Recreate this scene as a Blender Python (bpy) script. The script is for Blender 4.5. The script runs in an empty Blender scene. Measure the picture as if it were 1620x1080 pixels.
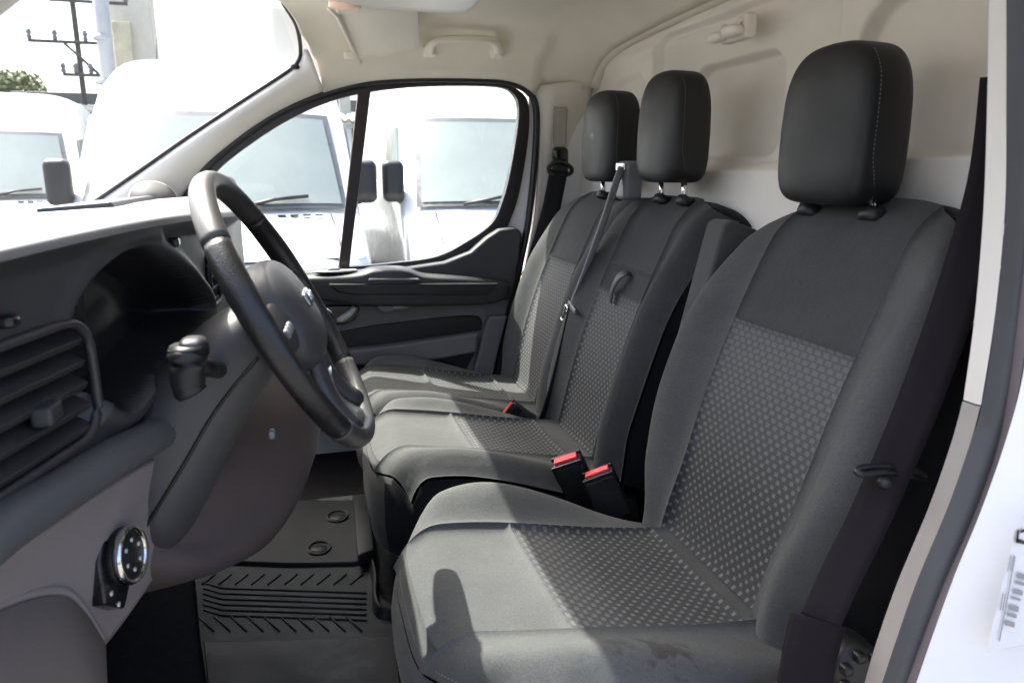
import bpy, bmesh, math, random
from mathutils import Vector, Matrix
random.seed(7)
scene = bpy.context.scene
V = Vector
# ------------------------------------------------------------------ camera
CAM = V((-0.81, -1.44, 1.02)); YAW = math.radians(16.0); PITCH = math.radians(13.0); FPX = 1150.0
FW = V((math.sin(YAW)*math.cos(PITCH), math.cos(YAW)*math.cos(PITCH), -math.sin(PITCH)))
RT = FW.cross(V((0, 0, 1))).normalized(); UP = RT.cross(FW)
cd = bpy.data.cameras.new('camera'); cam = bpy.data.objects.new('camera', cd)
scene.collection.objects.link(cam); scene.camera = cam
cam.matrix_world = Matrix(((RT.x, UP.x, -FW.x, CAM.x), (RT.y, UP.y, -FW.y, CAM.y), (RT.z, UP.z, -FW.z, CAM.z), (0, 0, 0, 1)))
cd.sensor_width = 36; cd.lens = FPX/1620*36; cd.clip_start = 0.02; cd.clip_end = 2000
cd.dof.use_dof = True; cd.dof.focus_distance = 1.35; cd.dof.aperture_fstop = 7.0
# ------------------------------------------------------------------ light
SUN = V((-0.42, 0.45, 1.0)).normalized()          # towards the sun
w = bpy.data.worlds.new('World'); scene.world = w; w.use_nodes = True
nt = w.node_tree; bgn = nt.nodes['Background']
sky = nt.nodes.new('ShaderNodeTexSky'); sky.sky_type = 'NISHITA'; sky.sun_disc = False
sky.sun_elevation = math.asin(SUN.z); sky.sun_rotation = math.atan2(SUN.x, SUN.y)
sky.air_density = 0.7; sky.dust_density = 7.0; sky.ozone_density = 1.0
nt.links.new(sky.outputs[0], bgn.inputs[0]); bgn.inputs[1].default_value = 0.15
sl = bpy.data.lights.new('sun', 'SUN'); sl.energy = 3.0; sl.angle = math.radians(0.6); sl.color = (1.0, 0.955, 0.89)
so = bpy.data.objects.new('sun', sl); scene.collection.objects.link(so)
so.rotation_euler = SUN.to_track_quat('Z', 'Y').to_euler(); so.location = (0, 0, 6)
vs = scene.view_settings
vs.view_transform = 'Standard'; vs.look = 'None'; vs.gamma = 1.0; vs.use_curve_mapping = False
vs.exposure = 2.3
scene.render.engine = 'CYCLES'
scene.cycles.max_bounces = 10; scene.cycles.diffuse_bounces = 6; scene.cycles.transparent_max_bounces = 12

# ------------------------------------------------------------------ helpers
def at(px, py, axis, val):
    d = FW*FPX + RT*(px-810) + UP*(540-py)
    i = 'xyz'.index(axis)
    return CAM + d*((val-CAM[i])/d[i])
def lerp(a, b, t): return a+(b-a)*t
def sstep(a, b, x):
    t = max(0.0, min(1.0, (x-a)/(b-a))); return t*t*(3-2*t)
def catmull(P, n, closed=False):
    P = [V(p) for p in P]; N = len(P); out = []
    segs = N if closed else N-1
    for i in range(segs):
        if closed: a, b, c, d = P[(i-1) % N], P[i], P[(i+1) % N], P[(i+2) % N]
        else: a, b, c, d = P[max(i-1, 0)], P[i], P[i+1], P[min(i+2, N-1)]
        for k in range(n):
            t = k/n
            out.append(0.5*((2*b)+(c-a)*t+(2*a-5*b+4*c-d)*t*t+(3*b-a-3*c+d)*t*t*t))
    if not closed: out.append(P[-1].copy())
    return out
def resample(P, n):
    L = [0.0]
    for i in range(1, len(P)): L.append(L[-1]+(P[i]-P[i-1]).length)
    out = []; j = 0
    for k in range(n):
        s = L[-1]*k/(n-1)
        while j < len(P)-2 and L[j+1] < s: j += 1
        t = (s-L[j])/max(1e-9, L[j+1]-L[j]); out.append(P[j].lerp(P[j+1], min(1, max(0, t))))
    return out
def wloc(o):
    l = V((0, 0, 0))
    while o is not None: l += o.location; o = o.parent
    return l
def link(name, me, mat, parent=None, smooth=True):
    o = bpy.data.objects.new(name, me); scene.collection.objects.link(o)
    if mat is not None: me.materials.append(mat)
    if smooth:
        for p in me.polygons: p.use_smooth = True
    if parent is not None:
        o.parent = parent; o.location = -wloc(parent)
    return o
def mesh(name, verts, faces, mat, parent=None, smooth=True, bevel=0, subsurf=0, solid=0, uvs=None, angle=40, recalc=True, off=-1):
    me = bpy.data.meshes.new(name); me.from_pydata([tuple(v) for v in verts], [], faces)
    if uvs:
        ul = me.uv_layers.new(name='UVMap')
        for lp in me.loops: ul.data[lp.index].uv = uvs[lp.vertex_index]
    if recalc:
        bm = bmesh.new(); bm.from_mesh(me); bmesh.ops.recalc_face_normals(bm, faces=bm.faces); bm.to_mesh(me); bm.free()
    o = link(name, me, mat, parent, smooth)
    if solid:
        m = o.modifiers.new('solid', 'SOLIDIFY'); m.thickness = solid; m.offset = off
    if bevel:
        m = o.modifiers.new('bevel', 'BEVEL'); m.width = bevel; m.segments = 3; m.limit_method = 'ANGLE'; m.angle_limit = math.radians(angle)
    if subsurf:
        m = o.modifiers.new('sub', 'SUBSURF'); m.levels = subsurf; m.render_levels = subsurf
    return o
def grid(rows, closed_u=False, closed_v=False):
    n = len(rows); m = len(rows[0]); verts = [p for r in rows for p in r]; faces = []
    for i in range(n if closed_v else n-1):
        for j in range(m if closed_u else m-1):
            a = i*m+j; b = i*m+(j+1) % m; c = ((i+1) % n)*m+(j+1) % m; d = ((i+1) % n)*m+j
            faces.append((a, b, c, d))
    return verts, faces
def loft(name, rows, mat, parent=None, closed_u=False, closed_v=False, caps=False, **k):
    v, f = grid(rows, closed_u, closed_v)
    if caps:
        m = len(rows[0]); f.append(tuple(range(m-1, -1, -1))); f.append(tuple(range(len(v)-m, len(v))))
    return mesh(name, v, f, mat, parent, **k)
def tube_rows(path, r, seg=10, closed=False, up=V((0, 0, 1)), flat=1.0):
    rows = []; N = len(path)
    for i, p in enumerate(path):
        if closed: t = (path[(i+1) % N]-path[i-1])
        else: t = path[min(i+1, N-1)]-path[max(i-1, 0)]
        t = t.normalized(); u = up
        if abs(t.dot(u)) > 0.95: u = V((1, 0, 0)) if abs(t.x) < .9 else V((0, 1, 0))
        a = t.cross(u).normalized(); b = a.cross(t)
        rr = r[i] if isinstance(r, (list, tuple)) else r
        rows.append([p+(a*math.cos(2*math.pi*k/seg)+b*flat*math.sin(2*math.pi*k/seg))*rr for k in range(seg)])
    return rows
def tube(name, path, r, mat, parent=None, seg=10, closed=False, **k):
    return loft(name, tube_rows([V(p) for p in path], r, seg, closed), mat, parent, closed_u=True, closed_v=closed, caps=not closed, **k)
def ribbon(name, path, widthdir, w, th, mat, parent=None, **k):
    # flat strap: path points, width direction (vector or list), thickness
    rows = []; N = len(path)
    for i, p in enumerate(path):
        t = (path[min(i+1, N-1)]-path[max(i-1, 0)]).normalized()
        wd = (widthdir[i] if isinstance(widthdir, list) else widthdir).copy(); wd = (wd-t*wd.dot(t)).normalized()
        n = t.cross(wd); ww = w[i] if isinstance(w, list) else w
        rows.append([p-wd*ww/2+n*th/2, p-wd*ww*.25+n*th*.6, p+wd*ww*.25+n*th*.6, p+wd*ww/2+n*th/2, p+wd*ww/2-n*th/2, p-wd*ww/2-n*th/2])
    return loft(name, rows, mat, parent, closed_u=True, caps=True, bevel=0, **k)
def prism(name, pts, axis, a, b, mat, parent=None, bevel=0.004, smooth=False, **k):
    # pts: 2D outline in the two other axes (x,z for y; x,y for z; y,z for x)
    def mk(p, v):
        return {'y': (p[0], v, p[1]), 'z': (p[0], p[1], v), 'x': (v, p[0], p[1])}[axis]
    n = len(pts); verts = [mk(p, a) for p in pts]+[mk(p, b) for p in pts]
    faces = [tuple(range(n)), tuple(range(2*n-1, n-1, -1))]+[(i, (i+1) % n, n+(i+1) % n, n+i) for i in range(n)]
    o = mesh(name, verts, faces, mat, parent, smooth=smooth, bevel=bevel, **k)
    if bevel and not smooth:
        for p in o.data.polygons: p.use_smooth = True
        m = o.modifiers.new('wn', 'WEIGHTED_NORMAL'); m.keep_sharp = True
    return o
def box(name, c, s, mat, parent=None, bevel=0.004, rot=None, **k):
    c = V(c); h = V(s)/2; R = rot if rot is not None else Matrix.Identity(3)
    vs_ = [c+R@V((sx*h.x, sy*h.y, sz*h.z)) for sx in (-1, 1) for sy in (-1, 1) for sz in (-1, 1)]
    fs = [(0, 1, 3, 2), (4, 6, 7, 5), (0, 4, 5, 1), (2, 3, 7, 6), (0, 2, 6, 4), (1, 5, 7, 3)]
    o = mesh(name, vs_, fs, mat, parent, smooth=bool(bevel), bevel=bevel, **k)
    if bevel:
        m = o.modifiers.new('wn', 'WEIGHTED_NORMAL'); m.keep_sharp = True
    return o
def squircle(name, c, ax, ay, az, e1, e2, mat, parent=None, R=None, nu=40, nv=24, shape=None):
    R = R or Matrix.Identity(3); c = V(c); rows = []
    sg = lambda x, e: math.copysign(abs(x)**e, x)
    for i in range(nv+1):
        ph = -math.pi/2+math.pi*i/nv
        row = []
        for j in range(nu):
            th = 2*math.pi*j/nu
            p = V((ax*sg(math.cos(ph), e1)*sg(math.cos(th), e2), ay*sg(math.cos(ph), e1)*sg(math.sin(th), e2), az*sg(math.sin(ph), e1)))
            if shape: p = shape(p)
            row.append(c+R@p)
        rows.append(row)
    o = loft(name, rows, mat, parent, closed_u=True)
    bm = bmesh.new(); bm.from_mesh(o.data); bmesh.ops.remove_doubles(bm, verts=bm.verts, dist=1e-5)
    bmesh.ops.recalc_face_normals(bm, faces=bm.faces); bm.to_mesh(o.data); bm.free()
    for p in o.data.polygons: p.use_smooth = True
    return o
def lathe(name, c, axis, prof, mat, parent=None, seg=28, ring=False, **k):
    c = V(c); ax = V(axis).normalized(); u = ax.orthogonal().normalized(); v = ax.cross(u)
    rows = [[c+ax*h+(u*math.cos(2*math.pi*j/seg)+v*math.sin(2*math.pi*j/seg))*r for j in range(seg)] for r, h in prof]
    return loft(name, rows, mat, parent, closed_u=True, caps=not ring, closed_v=ring, **k)
def thing(name, loc, label, cat, group=None):
    o = bpy.data.objects.new(name, None); scene.collection.objects.link(o); o.location = loc; o.empty_display_size = .05
    o['label'] = label; o['category'] = cat
    if group: o['group'] = group
    return o
def tag(o, label, cat, group=None):
    o['label'] = label; o['category'] = cat
    if group: o['group'] = group
    return o
def struct(o): o['kind'] = 'structure'; return o
def copy_tree(o, parent=None):
    c = o.copy(); scene.collection.objects.link(c); c.parent = parent
    for ch in o.children: copy_tree(ch, c)
    return c

# ------------------------------------------------------------------ materials
def mat(name, col, rough=0.6, metal=0.0, spec=0.5, var=0.12, vscale=6.0, bump=0.0, bscale=400.0, sheen=0.0, coat=0.0, var2=0.0):
    m = bpy.data.materials.new(name); m.use_nodes = True; t = m.node_tree; b = t.nodes['Principled BSDF']
    b.inputs['Roughness'].default_value = rough; b.inputs['Metallic'].default_value = metal
    b.inputs['Specular IOR Level'].default_value = spec
    if sheen: b.inputs['Sheen Weight'].default_value = sheen; b.inputs['Sheen Roughness'].default_value = .5
    if coat: b.inputs['Coat Weight'].default_value = coat; b.inputs['Coat Roughness'].default_value = .15
    tc = t.nodes.new('ShaderNodeTexCoord')
    n1 = t.nodes.new('ShaderNodeTexNoise'); n1.inputs['Scale'].default_value = vscale; n1.inputs['Detail'].default_value = 8; n1.inputs['Roughness'].default_value = .65
    t.links.new(tc.outputs['Object'], n1.inputs['Vector'])
    mr = t.nodes.new('ShaderNodeMapRange'); mr.inputs[1].default_value = .3; mr.inputs[2].default_value = .7
    mr.inputs[3].default_value = 1-var; mr.inputs[4].default_value = 1+var
    t.links.new(n1.outputs[0], mr.inputs[0])
    mx = t.nodes.new('ShaderNodeVectorMath'); mx.operation = 'SCALE'; mx.inputs[0].default_value = col[:3]
    t.links.new(mr.outputs[0], mx.inputs['Scale']); t.links.new(mx.outputs[0], b.inputs['Base Color'])
    rr = t.nodes.new('ShaderNodeMapRange'); rr.inputs[1].default_value = .3; rr.inputs[2].default_value = .7
    rr.inputs[3].default_value = max(0.02, rough-.07); rr.inputs[4].default_value = min(1, rough+.07)
    t.links.new(n1.outputs[0], rr.inputs[0]); t.links.new(rr.outputs[0], b.inputs['Roughness'])
    if bump:
        n2 = t.nodes.new('ShaderNodeTexNoise'); n2.inputs['Scale'].default_value = bscale; n2.inputs['Detail'].default_value = 2
        t.links.new(tc.outputs['Object'], n2.inputs['Vector'])
        bp = t.nodes.new('ShaderNodeBump'); bp.inputs['Strength'].default_value = bump; bp.inputs['Distance'].default_value = .001
        t.links.new(n2.outputs[0], bp.inputs['Height']); t.links.new(bp.outputs[0], b.inputs['Normal'])
    return m
def glass(name, tint=(.95, .98, .97), haze=0.0):
    m = bpy.data.materials.new(name); m.use_nodes = True; t = m.node_tree; t.nodes.clear()
    o = t.nodes.new('ShaderNodeOutputMaterial'); tr = t.nodes.new('ShaderNodeBsdfTransparent'); tr.inputs[0].default_value = (*tint, 1)
    gl = t.nodes.new('ShaderNodeBsdfGlossy'); gl.inputs['Roughness'].default_value = .02
    lw = t.nodes.new('ShaderNodeLayerWeight'); pw = t.nodes.new('ShaderNodeMath'); pw.operation = 'POWER'; pw.inputs[1].default_value = 5
    fr = t.nodes.new('ShaderNodeMath'); fr.operation = 'MULTIPLY_ADD'; fr.inputs[1].default_value = .07; fr.inputs[2].default_value = .025
    t.links.new(lw.outputs['Facing'], pw.inputs[0]); t.links.new(pw.outputs[0], fr.inputs[0])
    mx = t.nodes.new('ShaderNodeMixShader'); t.links.new(fr.outputs[0], mx.inputs[0]); t.links.new(tr.outputs[0], mx.inputs[1]); t.links.new(gl.outputs[0], mx.inputs[2])
    last = mx
    if haze:  # faint white scatter mixed in as the hazy glare on the glass
        df = t.nodes.new('ShaderNodeBsdfTranslucent'); df.inputs[0].default_value = (.9, .9, .88, 1)
        nz = t.nodes.new('ShaderNodeTexNoise'); nz.inputs['Scale'].default_value = 5; nz.inputs['Detail'].default_value = 8
        mr = t.nodes.new('ShaderNodeMapRange'); mr.inputs[1].default_value = .25; mr.inputs[2].default_value = .8; mr.inputs[3].default_value = haze*.4; mr.inputs[4].default_value = haze*1.6
        tc = t.nodes.new('ShaderNodeTexCoord'); t.links.new(tc.outputs['Object'], nz.inputs['Vector']); t.links.new(nz.outputs[0], mr.inputs[0])
        m2 = t.nodes.new('ShaderNodeMixShader'); t.links.new(mr.outputs[0], m2.inputs[0]); t.links.new(mx.outputs[0], m2.inputs[1]); t.links.new(df.outputs[0], m2.inputs[2]); last = m2
    t.links.new(last.outputs[0], o.inputs[0])
    return m
def weave(name, dark, light, pu=.0180, pv=.0100, g0=0.0, g1=0.5):
    # basket-weave upholstery: short light dashes in offset rows, finer towards the top of the panel (uv in metres)
    m = bpy.data.materials.new(name); m.use_nodes = True; t = m.node_tree; b = t.nodes['Principled BSDF']
    b.inputs['Roughness'].default_value = .85; b.inputs['Sheen Weight'].default_value = .05; b.inputs['Specular IOR Level'].default_value = .15
    uv = t.nodes.new('ShaderNodeUVMap'); sp = t.nodes.new('ShaderNodeSeparateXYZ'); t.links.new(uv.outputs[0], sp.inputs[0])
    def M(op, a, bb=None, c=None):
        n = t.nodes.new('ShaderNodeMath'); n.operation = op
        for i, x in enumerate((a, bb, c)):
            if x is None: continue
            if isinstance(x, (int, float)): n.inputs[i].default_value = x
            else: t.links.new(x, n.inputs[i])
        return n.outputs[0]
    nz = t.nodes.new('ShaderNodeTexNoise'); nz.inputs['Scale'].default_value = 260; nz.inputs['Detail'].default_value = 2
    t.links.new(uv.outputs[0], nz.inputs['Vector'])
    wob = M('MULTIPLY', M('SUBTRACT', nz.outputs[0], .5), .10)
    U = M('ADD', M('DIVIDE', sp.outputs[0], pu), wob); Vv = M('ADD', M('DIVIDE', sp.outputs[1], pv), wob)
    row = M('FLOOR', Vv); par = M('MODULO', M('ABSOLUTE', row), 2.0)
    fu = M('FRACT', M('ADD', U, M('MULTIPLY', par, .5))); fv = M('FRACT', Vv)
    gr = t.nodes.new('ShaderNodeMapRange'); gr.inputs[1].default_value = g0; gr.inputs[2].default_value = g1
    t.links.new(sp.outputs[1], gr.inputs[0])
    wu = M('ADD', .42, M('MULTIPLY', gr.outputs[0], .30)); wv = M('ADD', .66, M('MULTIPLY', gr.outputs[0], .16))
    su = M('MULTIPLY', M('SUBTRACT', wu, fu), 14.0); su2 = M('MULTIPLY', fu, 14.0); sv = M('MULTIPLY', M('SUBTRACT', wv, fv), 12.0); sv2 = M('MULTIPLY', fv, 12.0)
    mk = None
    for x in (su, su2, sv, sv2):
        n = t.nodes.new('ShaderNodeClamp'); t.links.new(x, n.inputs[0]); mk = n.outputs[0] if mk is None else M('MULTIPLY', mk, n.outputs[0])
    fine = t.nodes.new('ShaderNodeTexWave'); fine.inputs['Scale'].default_value = 420; fine.inputs['Distortion'].default_value = 1.0; fine.bands_direction = 'DIAGONAL'
    t.links.new(uv.outputs[0], fine.inputs['Vector'])
    mkf = M('MULTIPLY', mk, M('ADD', .72, M('MULTIPLY', fine.outputs[1], .4)))
    mx = t.nodes.new('ShaderNodeMix'); mx.data_type = 'RGBA'; mx.inputs[6].default_value = (*dark, 1); mx.inputs[7].default_value = (*light, 1)
    dk = t.nodes.new('ShaderNodeMix'); dk.data_type = 'RGBA'; dk.inputs[6].default_value = (*dark, 1); dk.inputs[7].default_value = tuple(c*2.0 for c in dark)+(1,)
    t.links.new(gr.outputs[0], dk.inputs[0]); t.links.new(dk.outputs[2], mx.inputs[6])
    t.links.new(mkf, mx.inputs[0]); t.links.new(mx.outputs[2], b.inputs['Base Color'])
    bp = t.nodes.new('ShaderNodeBump'); bp.inputs['Strength'].default_value = .5; bp.inputs['Distance'].default_value = .0008
    t.links.new(mkf, bp.inputs['Height']); t.links.new(bp.outputs[0], b.inputs['Normal'])
    return m
def fabric(name, col, rough=.95, sheen=.06):
    # fine knit with faint dirt and lint
    m = mat(name, col, rough, 0, .12, .12, 9, 0, 0, sheen)
    t = m.node_tree; b = t.nodes['Principled BSDF']; tc = [n for n in t.nodes if n.type == 'TEX_COORD'][0]
    n2 = t.nodes.new('ShaderNodeTexNoise'); n2.inputs['Scale'].default_value = 900; n2.inputs['Detail'].default_value = 1
    n3 = t.nodes.new('ShaderNodeTexNoise'); n3.inputs['Scale'].default_value = 14; n3.inputs['Detail'].default_value = 4
    t.links.new(tc.outputs['Object'], n2.inputs['Vector']); t.links.new(tc.outputs['Object'], n3.inputs['Vector'])
    b1 = t.nodes.new('ShaderNodeBump'); b1.inputs['Strength'].default_value = .35; b1.inputs['Distance'].default_value = .0006
    b2 = t.nodes.new('ShaderNodeBump'); b2.inputs['Strength'].default_value = .5; b2.inputs['Distance'].default_value = .009
    t.links.new(n2.outputs[0], b1.inputs['Height']); t.links.new(n3.outputs[0], b2.inputs['Height'])
    t.links.new(b2.outputs[0], b1.inputs['Normal']); t.links.new(b1.outputs[0], b.inputs['Normal'])
    # lint specks
    vo = t.nodes.new('ShaderNodeTexVoronoi'); vo.inputs['Scale'].default_value = 60; t.links.new(tc.outputs['Object'], vo.inputs['Vector'])
    lt = t.nodes.new('ShaderNodeMath'); lt.operation = 'LESS_THAN'; lt.inputs[1].default_value = .05; t.links.new(vo.outputs['Distance'], lt.inputs[0])
    n4 = t.nodes.new('ShaderNodeTexNoise'); n4.inputs['Scale'].default_value = 420; n4.inputs['Detail'].default_value = 3; n4.inputs['Roughness'].default_value = .8
    t.links.new(tc.outputs['Object'], n4.inputs['Vector'])
    m4 = t.nodes.new('ShaderNodeMapRange'); m4.inputs[1].default_value = .3; m4.inputs[2].default_value = .7; m4.inputs[3].default_value = .78; m4.inputs[4].default_value = 1.22
    t.links.new(n4.outputs[0], m4.inputs[0])
    s4 = t.nodes.new('ShaderNodeVectorMath'); s4.operation = 'SCALE'; t.links.new(b.inputs['Base Color'].links[0].from_socket, s4.inputs[0]); t.links.new(m4.outputs[0], s4.inputs['Scale'])
    src = s4.outputs[0]
    mx = t.nodes.new('ShaderNodeMix'); mx.data_type = 'RGBA'; mx.inputs[7].default_value = (col[0]*2.2, col[1]*2.2, col[2]*2.1, 1)
    ml = t.nodes.new('ShaderNodeMath'); ml.operation = 'MULTIPLY'; ml.inputs[1].default_value = .35; t.links.new(lt.outputs[0], ml.inputs[0])
    t.links.new(ml.outputs[0], mx.inputs[0]); t.links.new(src, mx.inputs[6]); t.links.new(mx.outputs[2], b.inputs['Base Color'])
    return m
M_FAB = fabric('grey_seat_fabric', (.074, .0755, .074))
M_FABD = fabric('charcoal_seat_fabric', (.050, .0515, .052))
M_SIDE = fabric('black_seat_side_fabric', (.013, .013, .015), .9, .05)
M_WEAVE = weave('basket_weave_fabric', (.040, .041, .041), (.118, .120, .120), g0=.12, g1=.34)
M_WEAVEC = weave('basket_weave_cushion_fabric', (.040, .041, .041), (.122, .124, .122), g0=.12, g1=-.02)
M_HEAD = mat('black_headrest_cover', (.0105, .011, .012), .55, 0, .45, .12, 8, .25, 700)
M_STITCH = mat('pale_stitching', (.16, .155, .16), .8)
M_DASH = mat('dark_grey_dash_plastic', (.044, .046, .049), .45, 0, .5, .12, 7, .35, 900)
M_DASHTOP = mat('grained_dash_top', (.17, .17, .168), .40, 0, .8, .10, 6, .35, 900)  # dark dash plastic paled here to carry the sun glare on its top
M_DARK = mat('black_plastic', (.010, .010, .011), .45, 0, .5, .15, 9, .2, 800)
M_GLOSSB = mat('gloss_black_plastic', (.012, .012, .014), .15, 0, .5, .15, 9)
M_TAUPE = mat('taupe_lower_dash_plastic', (.25, .222, .218), .55, 0, .4, .08, 5, .3, 900)
M_TAUPED = mat('dark_taupe_plastic', (.085, .066, .066), .55, 0, .4, .10, 5, .3, 900)
M_GREYP = mat('grey_door_plastic', (.165, .158, .158), .55, 0, .4, .10, 5, .3, 900)
M_SHROUD = mat('column_shroud_plastic', (.060, .060, .062), .48, 0, .5, .10, 6, .3, 900)
M_LINER = mat('beige_headliner_cloth', (.74, .70, .61), .95, 0, .1, .05, 4, .25, 1200)
M_TRIM = mat('beige_pillar_trim', (.70, .67, .62), .6, 0, .35, .05, 4, .15, 900)
M_BULK = mat('beige_moulded_bulkhead', (.83, .785, .72), .6, 0, .3, .06, 3, .15, 700)
M_BEIGEP = mat('beige_plastic', (.76, .72, .64), .45, 0, .4, .04, 4)
M_WHITEP = mat('off_white_plastic', (.66, .66, .62), .4, 0, .5, .04, 5)
M_LEATH = mat('worn_black_leather', (.012, .0115, .012), .36, 0, .55, .3, 16, .45, 420)
M_LEATHLIT = mat('sun_greyed_wheel_cover', (.040, .039, .038), .42, 0, .55, .12, 10, .1, 500)  # black rim lightened, the sun on its upper part put into the colour
M_RUBBER = mat('black_rubber_mat', (.013, .016, .018), .50, 0, .4, .25, 12, .25, 500)
M_SEAL = mat('dark_grey_door_seal', (.055, .057, .062), .55, 0, .4, .12, 8, .2, 700)
M_BLKFR = mat('black_window_frame', (.014, .013, .015), .4, 0, .5, .15, 8)
M_BROWNB = mat('brown_black_divider', (.022, .013, .012), .45)
M_CHROME = mat('chrome', (.78, .78, .78), .12, 1.0)
M_SILVER = mat('satin_silver', (.62, .62, .63), .3, 1.0)
M_RED = mat('red_buckle_button', (.75, .05, .06), .35, 0, .5, .05)
M_BELT = mat('black_seat_belt', (.011, .0105, .012), .85, 0, .15, .15, 20, .4, 900)
M_BELTLIT = mat('lit_seat_belt', (.40, .405, .41), .6, 0, .4, .10, 20, .4, 900)  # pale webbing colour holds the light on the middle belt's upper half
M_BELTB = mat('brownish_black_belt', (.014, .0115, .0135), .85, 0, .12, .15, 12, .3, 900)
M_GREYPL = mat('grey_plastic', (.16, .17, .18), .45)
M_WHITE = mat('white_paint', (.78, .79, .80), .25, 0, .5, .03, 3, 0, 0, 0, .5)
M_VANW = mat('van_white_paint', (.50, .51, .515), .3, 0, .5, .06, 1.2, 0, 0, 0, .4)
M_GLASS = glass('window_glass', (.95, .98, .97), .0)
M_WSCR = glass('windscreen_glass', (.93, .975, .965), .002)
M_VGLASS = mat('van_windscreen_glass', (.22, .25, .245), .08, 0, .35, .1, 2)
M_LENS = mat('headlamp_lens', (.55, .57, .6), .12, 0, .6, .2, 20)
M_ORANGE = mat('orange_lens', (.8, .25, .02), .3)
M_MIRROR = mat('mirror_glass', (.8, .82, .82), .03, 1.0)
M_CARPET = mat('dark_carpet', (.018, .018, .020), .95, 0, .1, .3, 60, .5, 600)
M_DISP = mat('dark_instrument_glass', (.018, .018, .021), .16, 0, .5, .1, 4)
M_TYRE = mat('tyre_rubber', (.03, .03, .03), .8)

# asphalt with patches
M_ASPH = mat('asphalt', (.11, .108, .102), .9, 0, .3, .18, 1.5, .6, 60)
M_STEEL = mat('galvanised_steel_pole', (.42, .43, .44), .5, .2, .5, .15, 3)
M_WOOD = mat('weathered_pole_wood', (.10, .094, .088), .85, 0, .3, .25, 6)
M_CONC = mat('beige_concrete', (.62, .58, .48), .85, 0, .3, .15, 2, .4, 30)
M_SHEET = mat('grey_corrugated_sheet', (.14, .14, .135), .55, .3, .5, .2, 3)
M_LEAF = mat('leaf_green', (.09, .12, .04), .7, 0, .3, .4, 2)

# ================================================================== SETTING OUTSIDE
GZ = -0.62
o = mesh('ground', [(-400, -60, GZ), (400, -60, GZ), (400, 600, GZ), (-400, 600, GZ)], [(0, 1, 2, 3)], M_ASPH, smooth=False); struct(o)

# ================================================================== CAB SHELL (the setting of the close-up)
FZ = 0.12
# floor
struct(box('cabin_floor', (-.705, .02, FZ-.02), (1.69, 1.76, .04), M_CARPET, bevel=0))
# firewall under the dash
struct(box('firewall', (-1.53, 0, .5), (.04, 1.76, .76), M_CARPET, bevel=0))
# near side sill
struct(box('door_sill', (-.72, -.90, .06), (1.3, .12, .16), M_DARK, bevel=.02))

# bulkhead: moulded panel as a relief over y,z
def rbox(y, z, cy, cz, hy, hz, r):
    dy = abs(y-cy)-hy+r; dz = abs(z-cz)-hz+r
    return math.hypot(max(dy, 0), max(dz, 0))+min(max(dy, dz), 0)-r
def bulk_x(y, z):
    x = .135
    # lower shelf-like step at about the height of the headrest bottoms
    x -= .030*sstep(1.046, 1.030, z+.012*math.sin(y*2))
    x += .026*sstep(.008, -.008, rbox(y, z, .10, 1.20, .36, .17, .07))      # outer frame
    x += .030*sstep(.007, -.007, rbox(y, z, .105, 1.165, .175, .105, .05))   # inner recess
    x += .030*sstep(.008, -.008, rbox(y, z, -.62, 1.18, .30, .125, .09))
    x += .012*sstep(.012, -.012, rbox(y, z, .62, 1.16, .11, .13, .06))
    x -= .010*math.exp(-((z-1.345-.05*math.exp(-((y+.30)/.10)**2))/.018)**2)
    x += .004*math.sin(9*y+2)*math.sin(7*z)*sstep(.5, .9, z)
    return x
rows = []
for i in range(221):
    z = lerp(FZ, .80, i/20) if i < 20 else lerp(.80, 1.50, (i-20)/200)
    rows.append([V((bulk_x(lerp(-.9, .9, j/320), z), lerp(-.9, .9, j/320), z)) for j in range(321)])
bk = struct(loft('bulkhead', rows, M_BULK))
for px_, py_ in ((1427, 322),):
    p_ = at(px_, py_, 'x', .105); lathe('trim_clip', V((bulk_x(p_.y, p_.z)-.002, p_.y, p_.z)), V((-1, 0, 0)), [(.001, .003), (.004, .003), (.006, .0)], M_GREYPL, bk, 12)

# ---- curves of the passenger side opening
YD = .86
DO_px = [(262, 372), (290, 318), (330, 262), (400, 205), (460, 170), (520, 147), (580, 132), (640, 127), (700, 126), (760, 127), (800, 130), (832, 143), (847, 170), (847, 230), (838, 330), (826, 400), (800, 520), (782, 600)]
DO = [at(px, py, 'y', YD) for px, py in DO_px]
WE_px = [(110, 350, .80), (150, 323, .80), (230, 268, .80), (300, 219, .80), (380, 166, .80), (455, 117, .79), (474, 100, .78)]
WE = [at(px, py, 'y', y) for px, py, y in WE_px]
HEAD = [at(478, 80, 'y', .75), at(472, 45, 'y', .68), at(455, 15, 'y', .60), at(440, -5, 'y', .55)]
HEAD += [V((-.885, .30, 1.435)), V((-.905, .0, 1.44)), V((-.89, -.40, 1.43)), V((-.85, -.62, 1.40)), V((-.80, -.76, 1.34))]
headC = catmull([WE[-1]]+HEAD, 8)
def interp_y(curve, y):
    best = None
    for a, b in zip(curve, curve[1:]):
        if (a.y-y)*(b.y-y) <= 0 and abs(a.y-b.y) > 1e-9:
            t = (y-a.y)/(b.y-a.y); return a.lerp(b, t)
    return min(curve, key=lambda p: abs(p.y-y))
doC = catmull(DO, 8)
def do_z(x):
    # height of the door opening's upper edge at x
    c = [p for p in doC if p.z > 1.18]
    for a, b in zip(c, c[1:]):
        if (a.x-x)*(b.x-x) <= 0 and abs(b.x-a.x) > 1e-6:
            return lerp(a.z, b.z, (x-a.x)/(b.x-a.x))
    return 1.297 if x > -.2 else c[0].z
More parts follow.
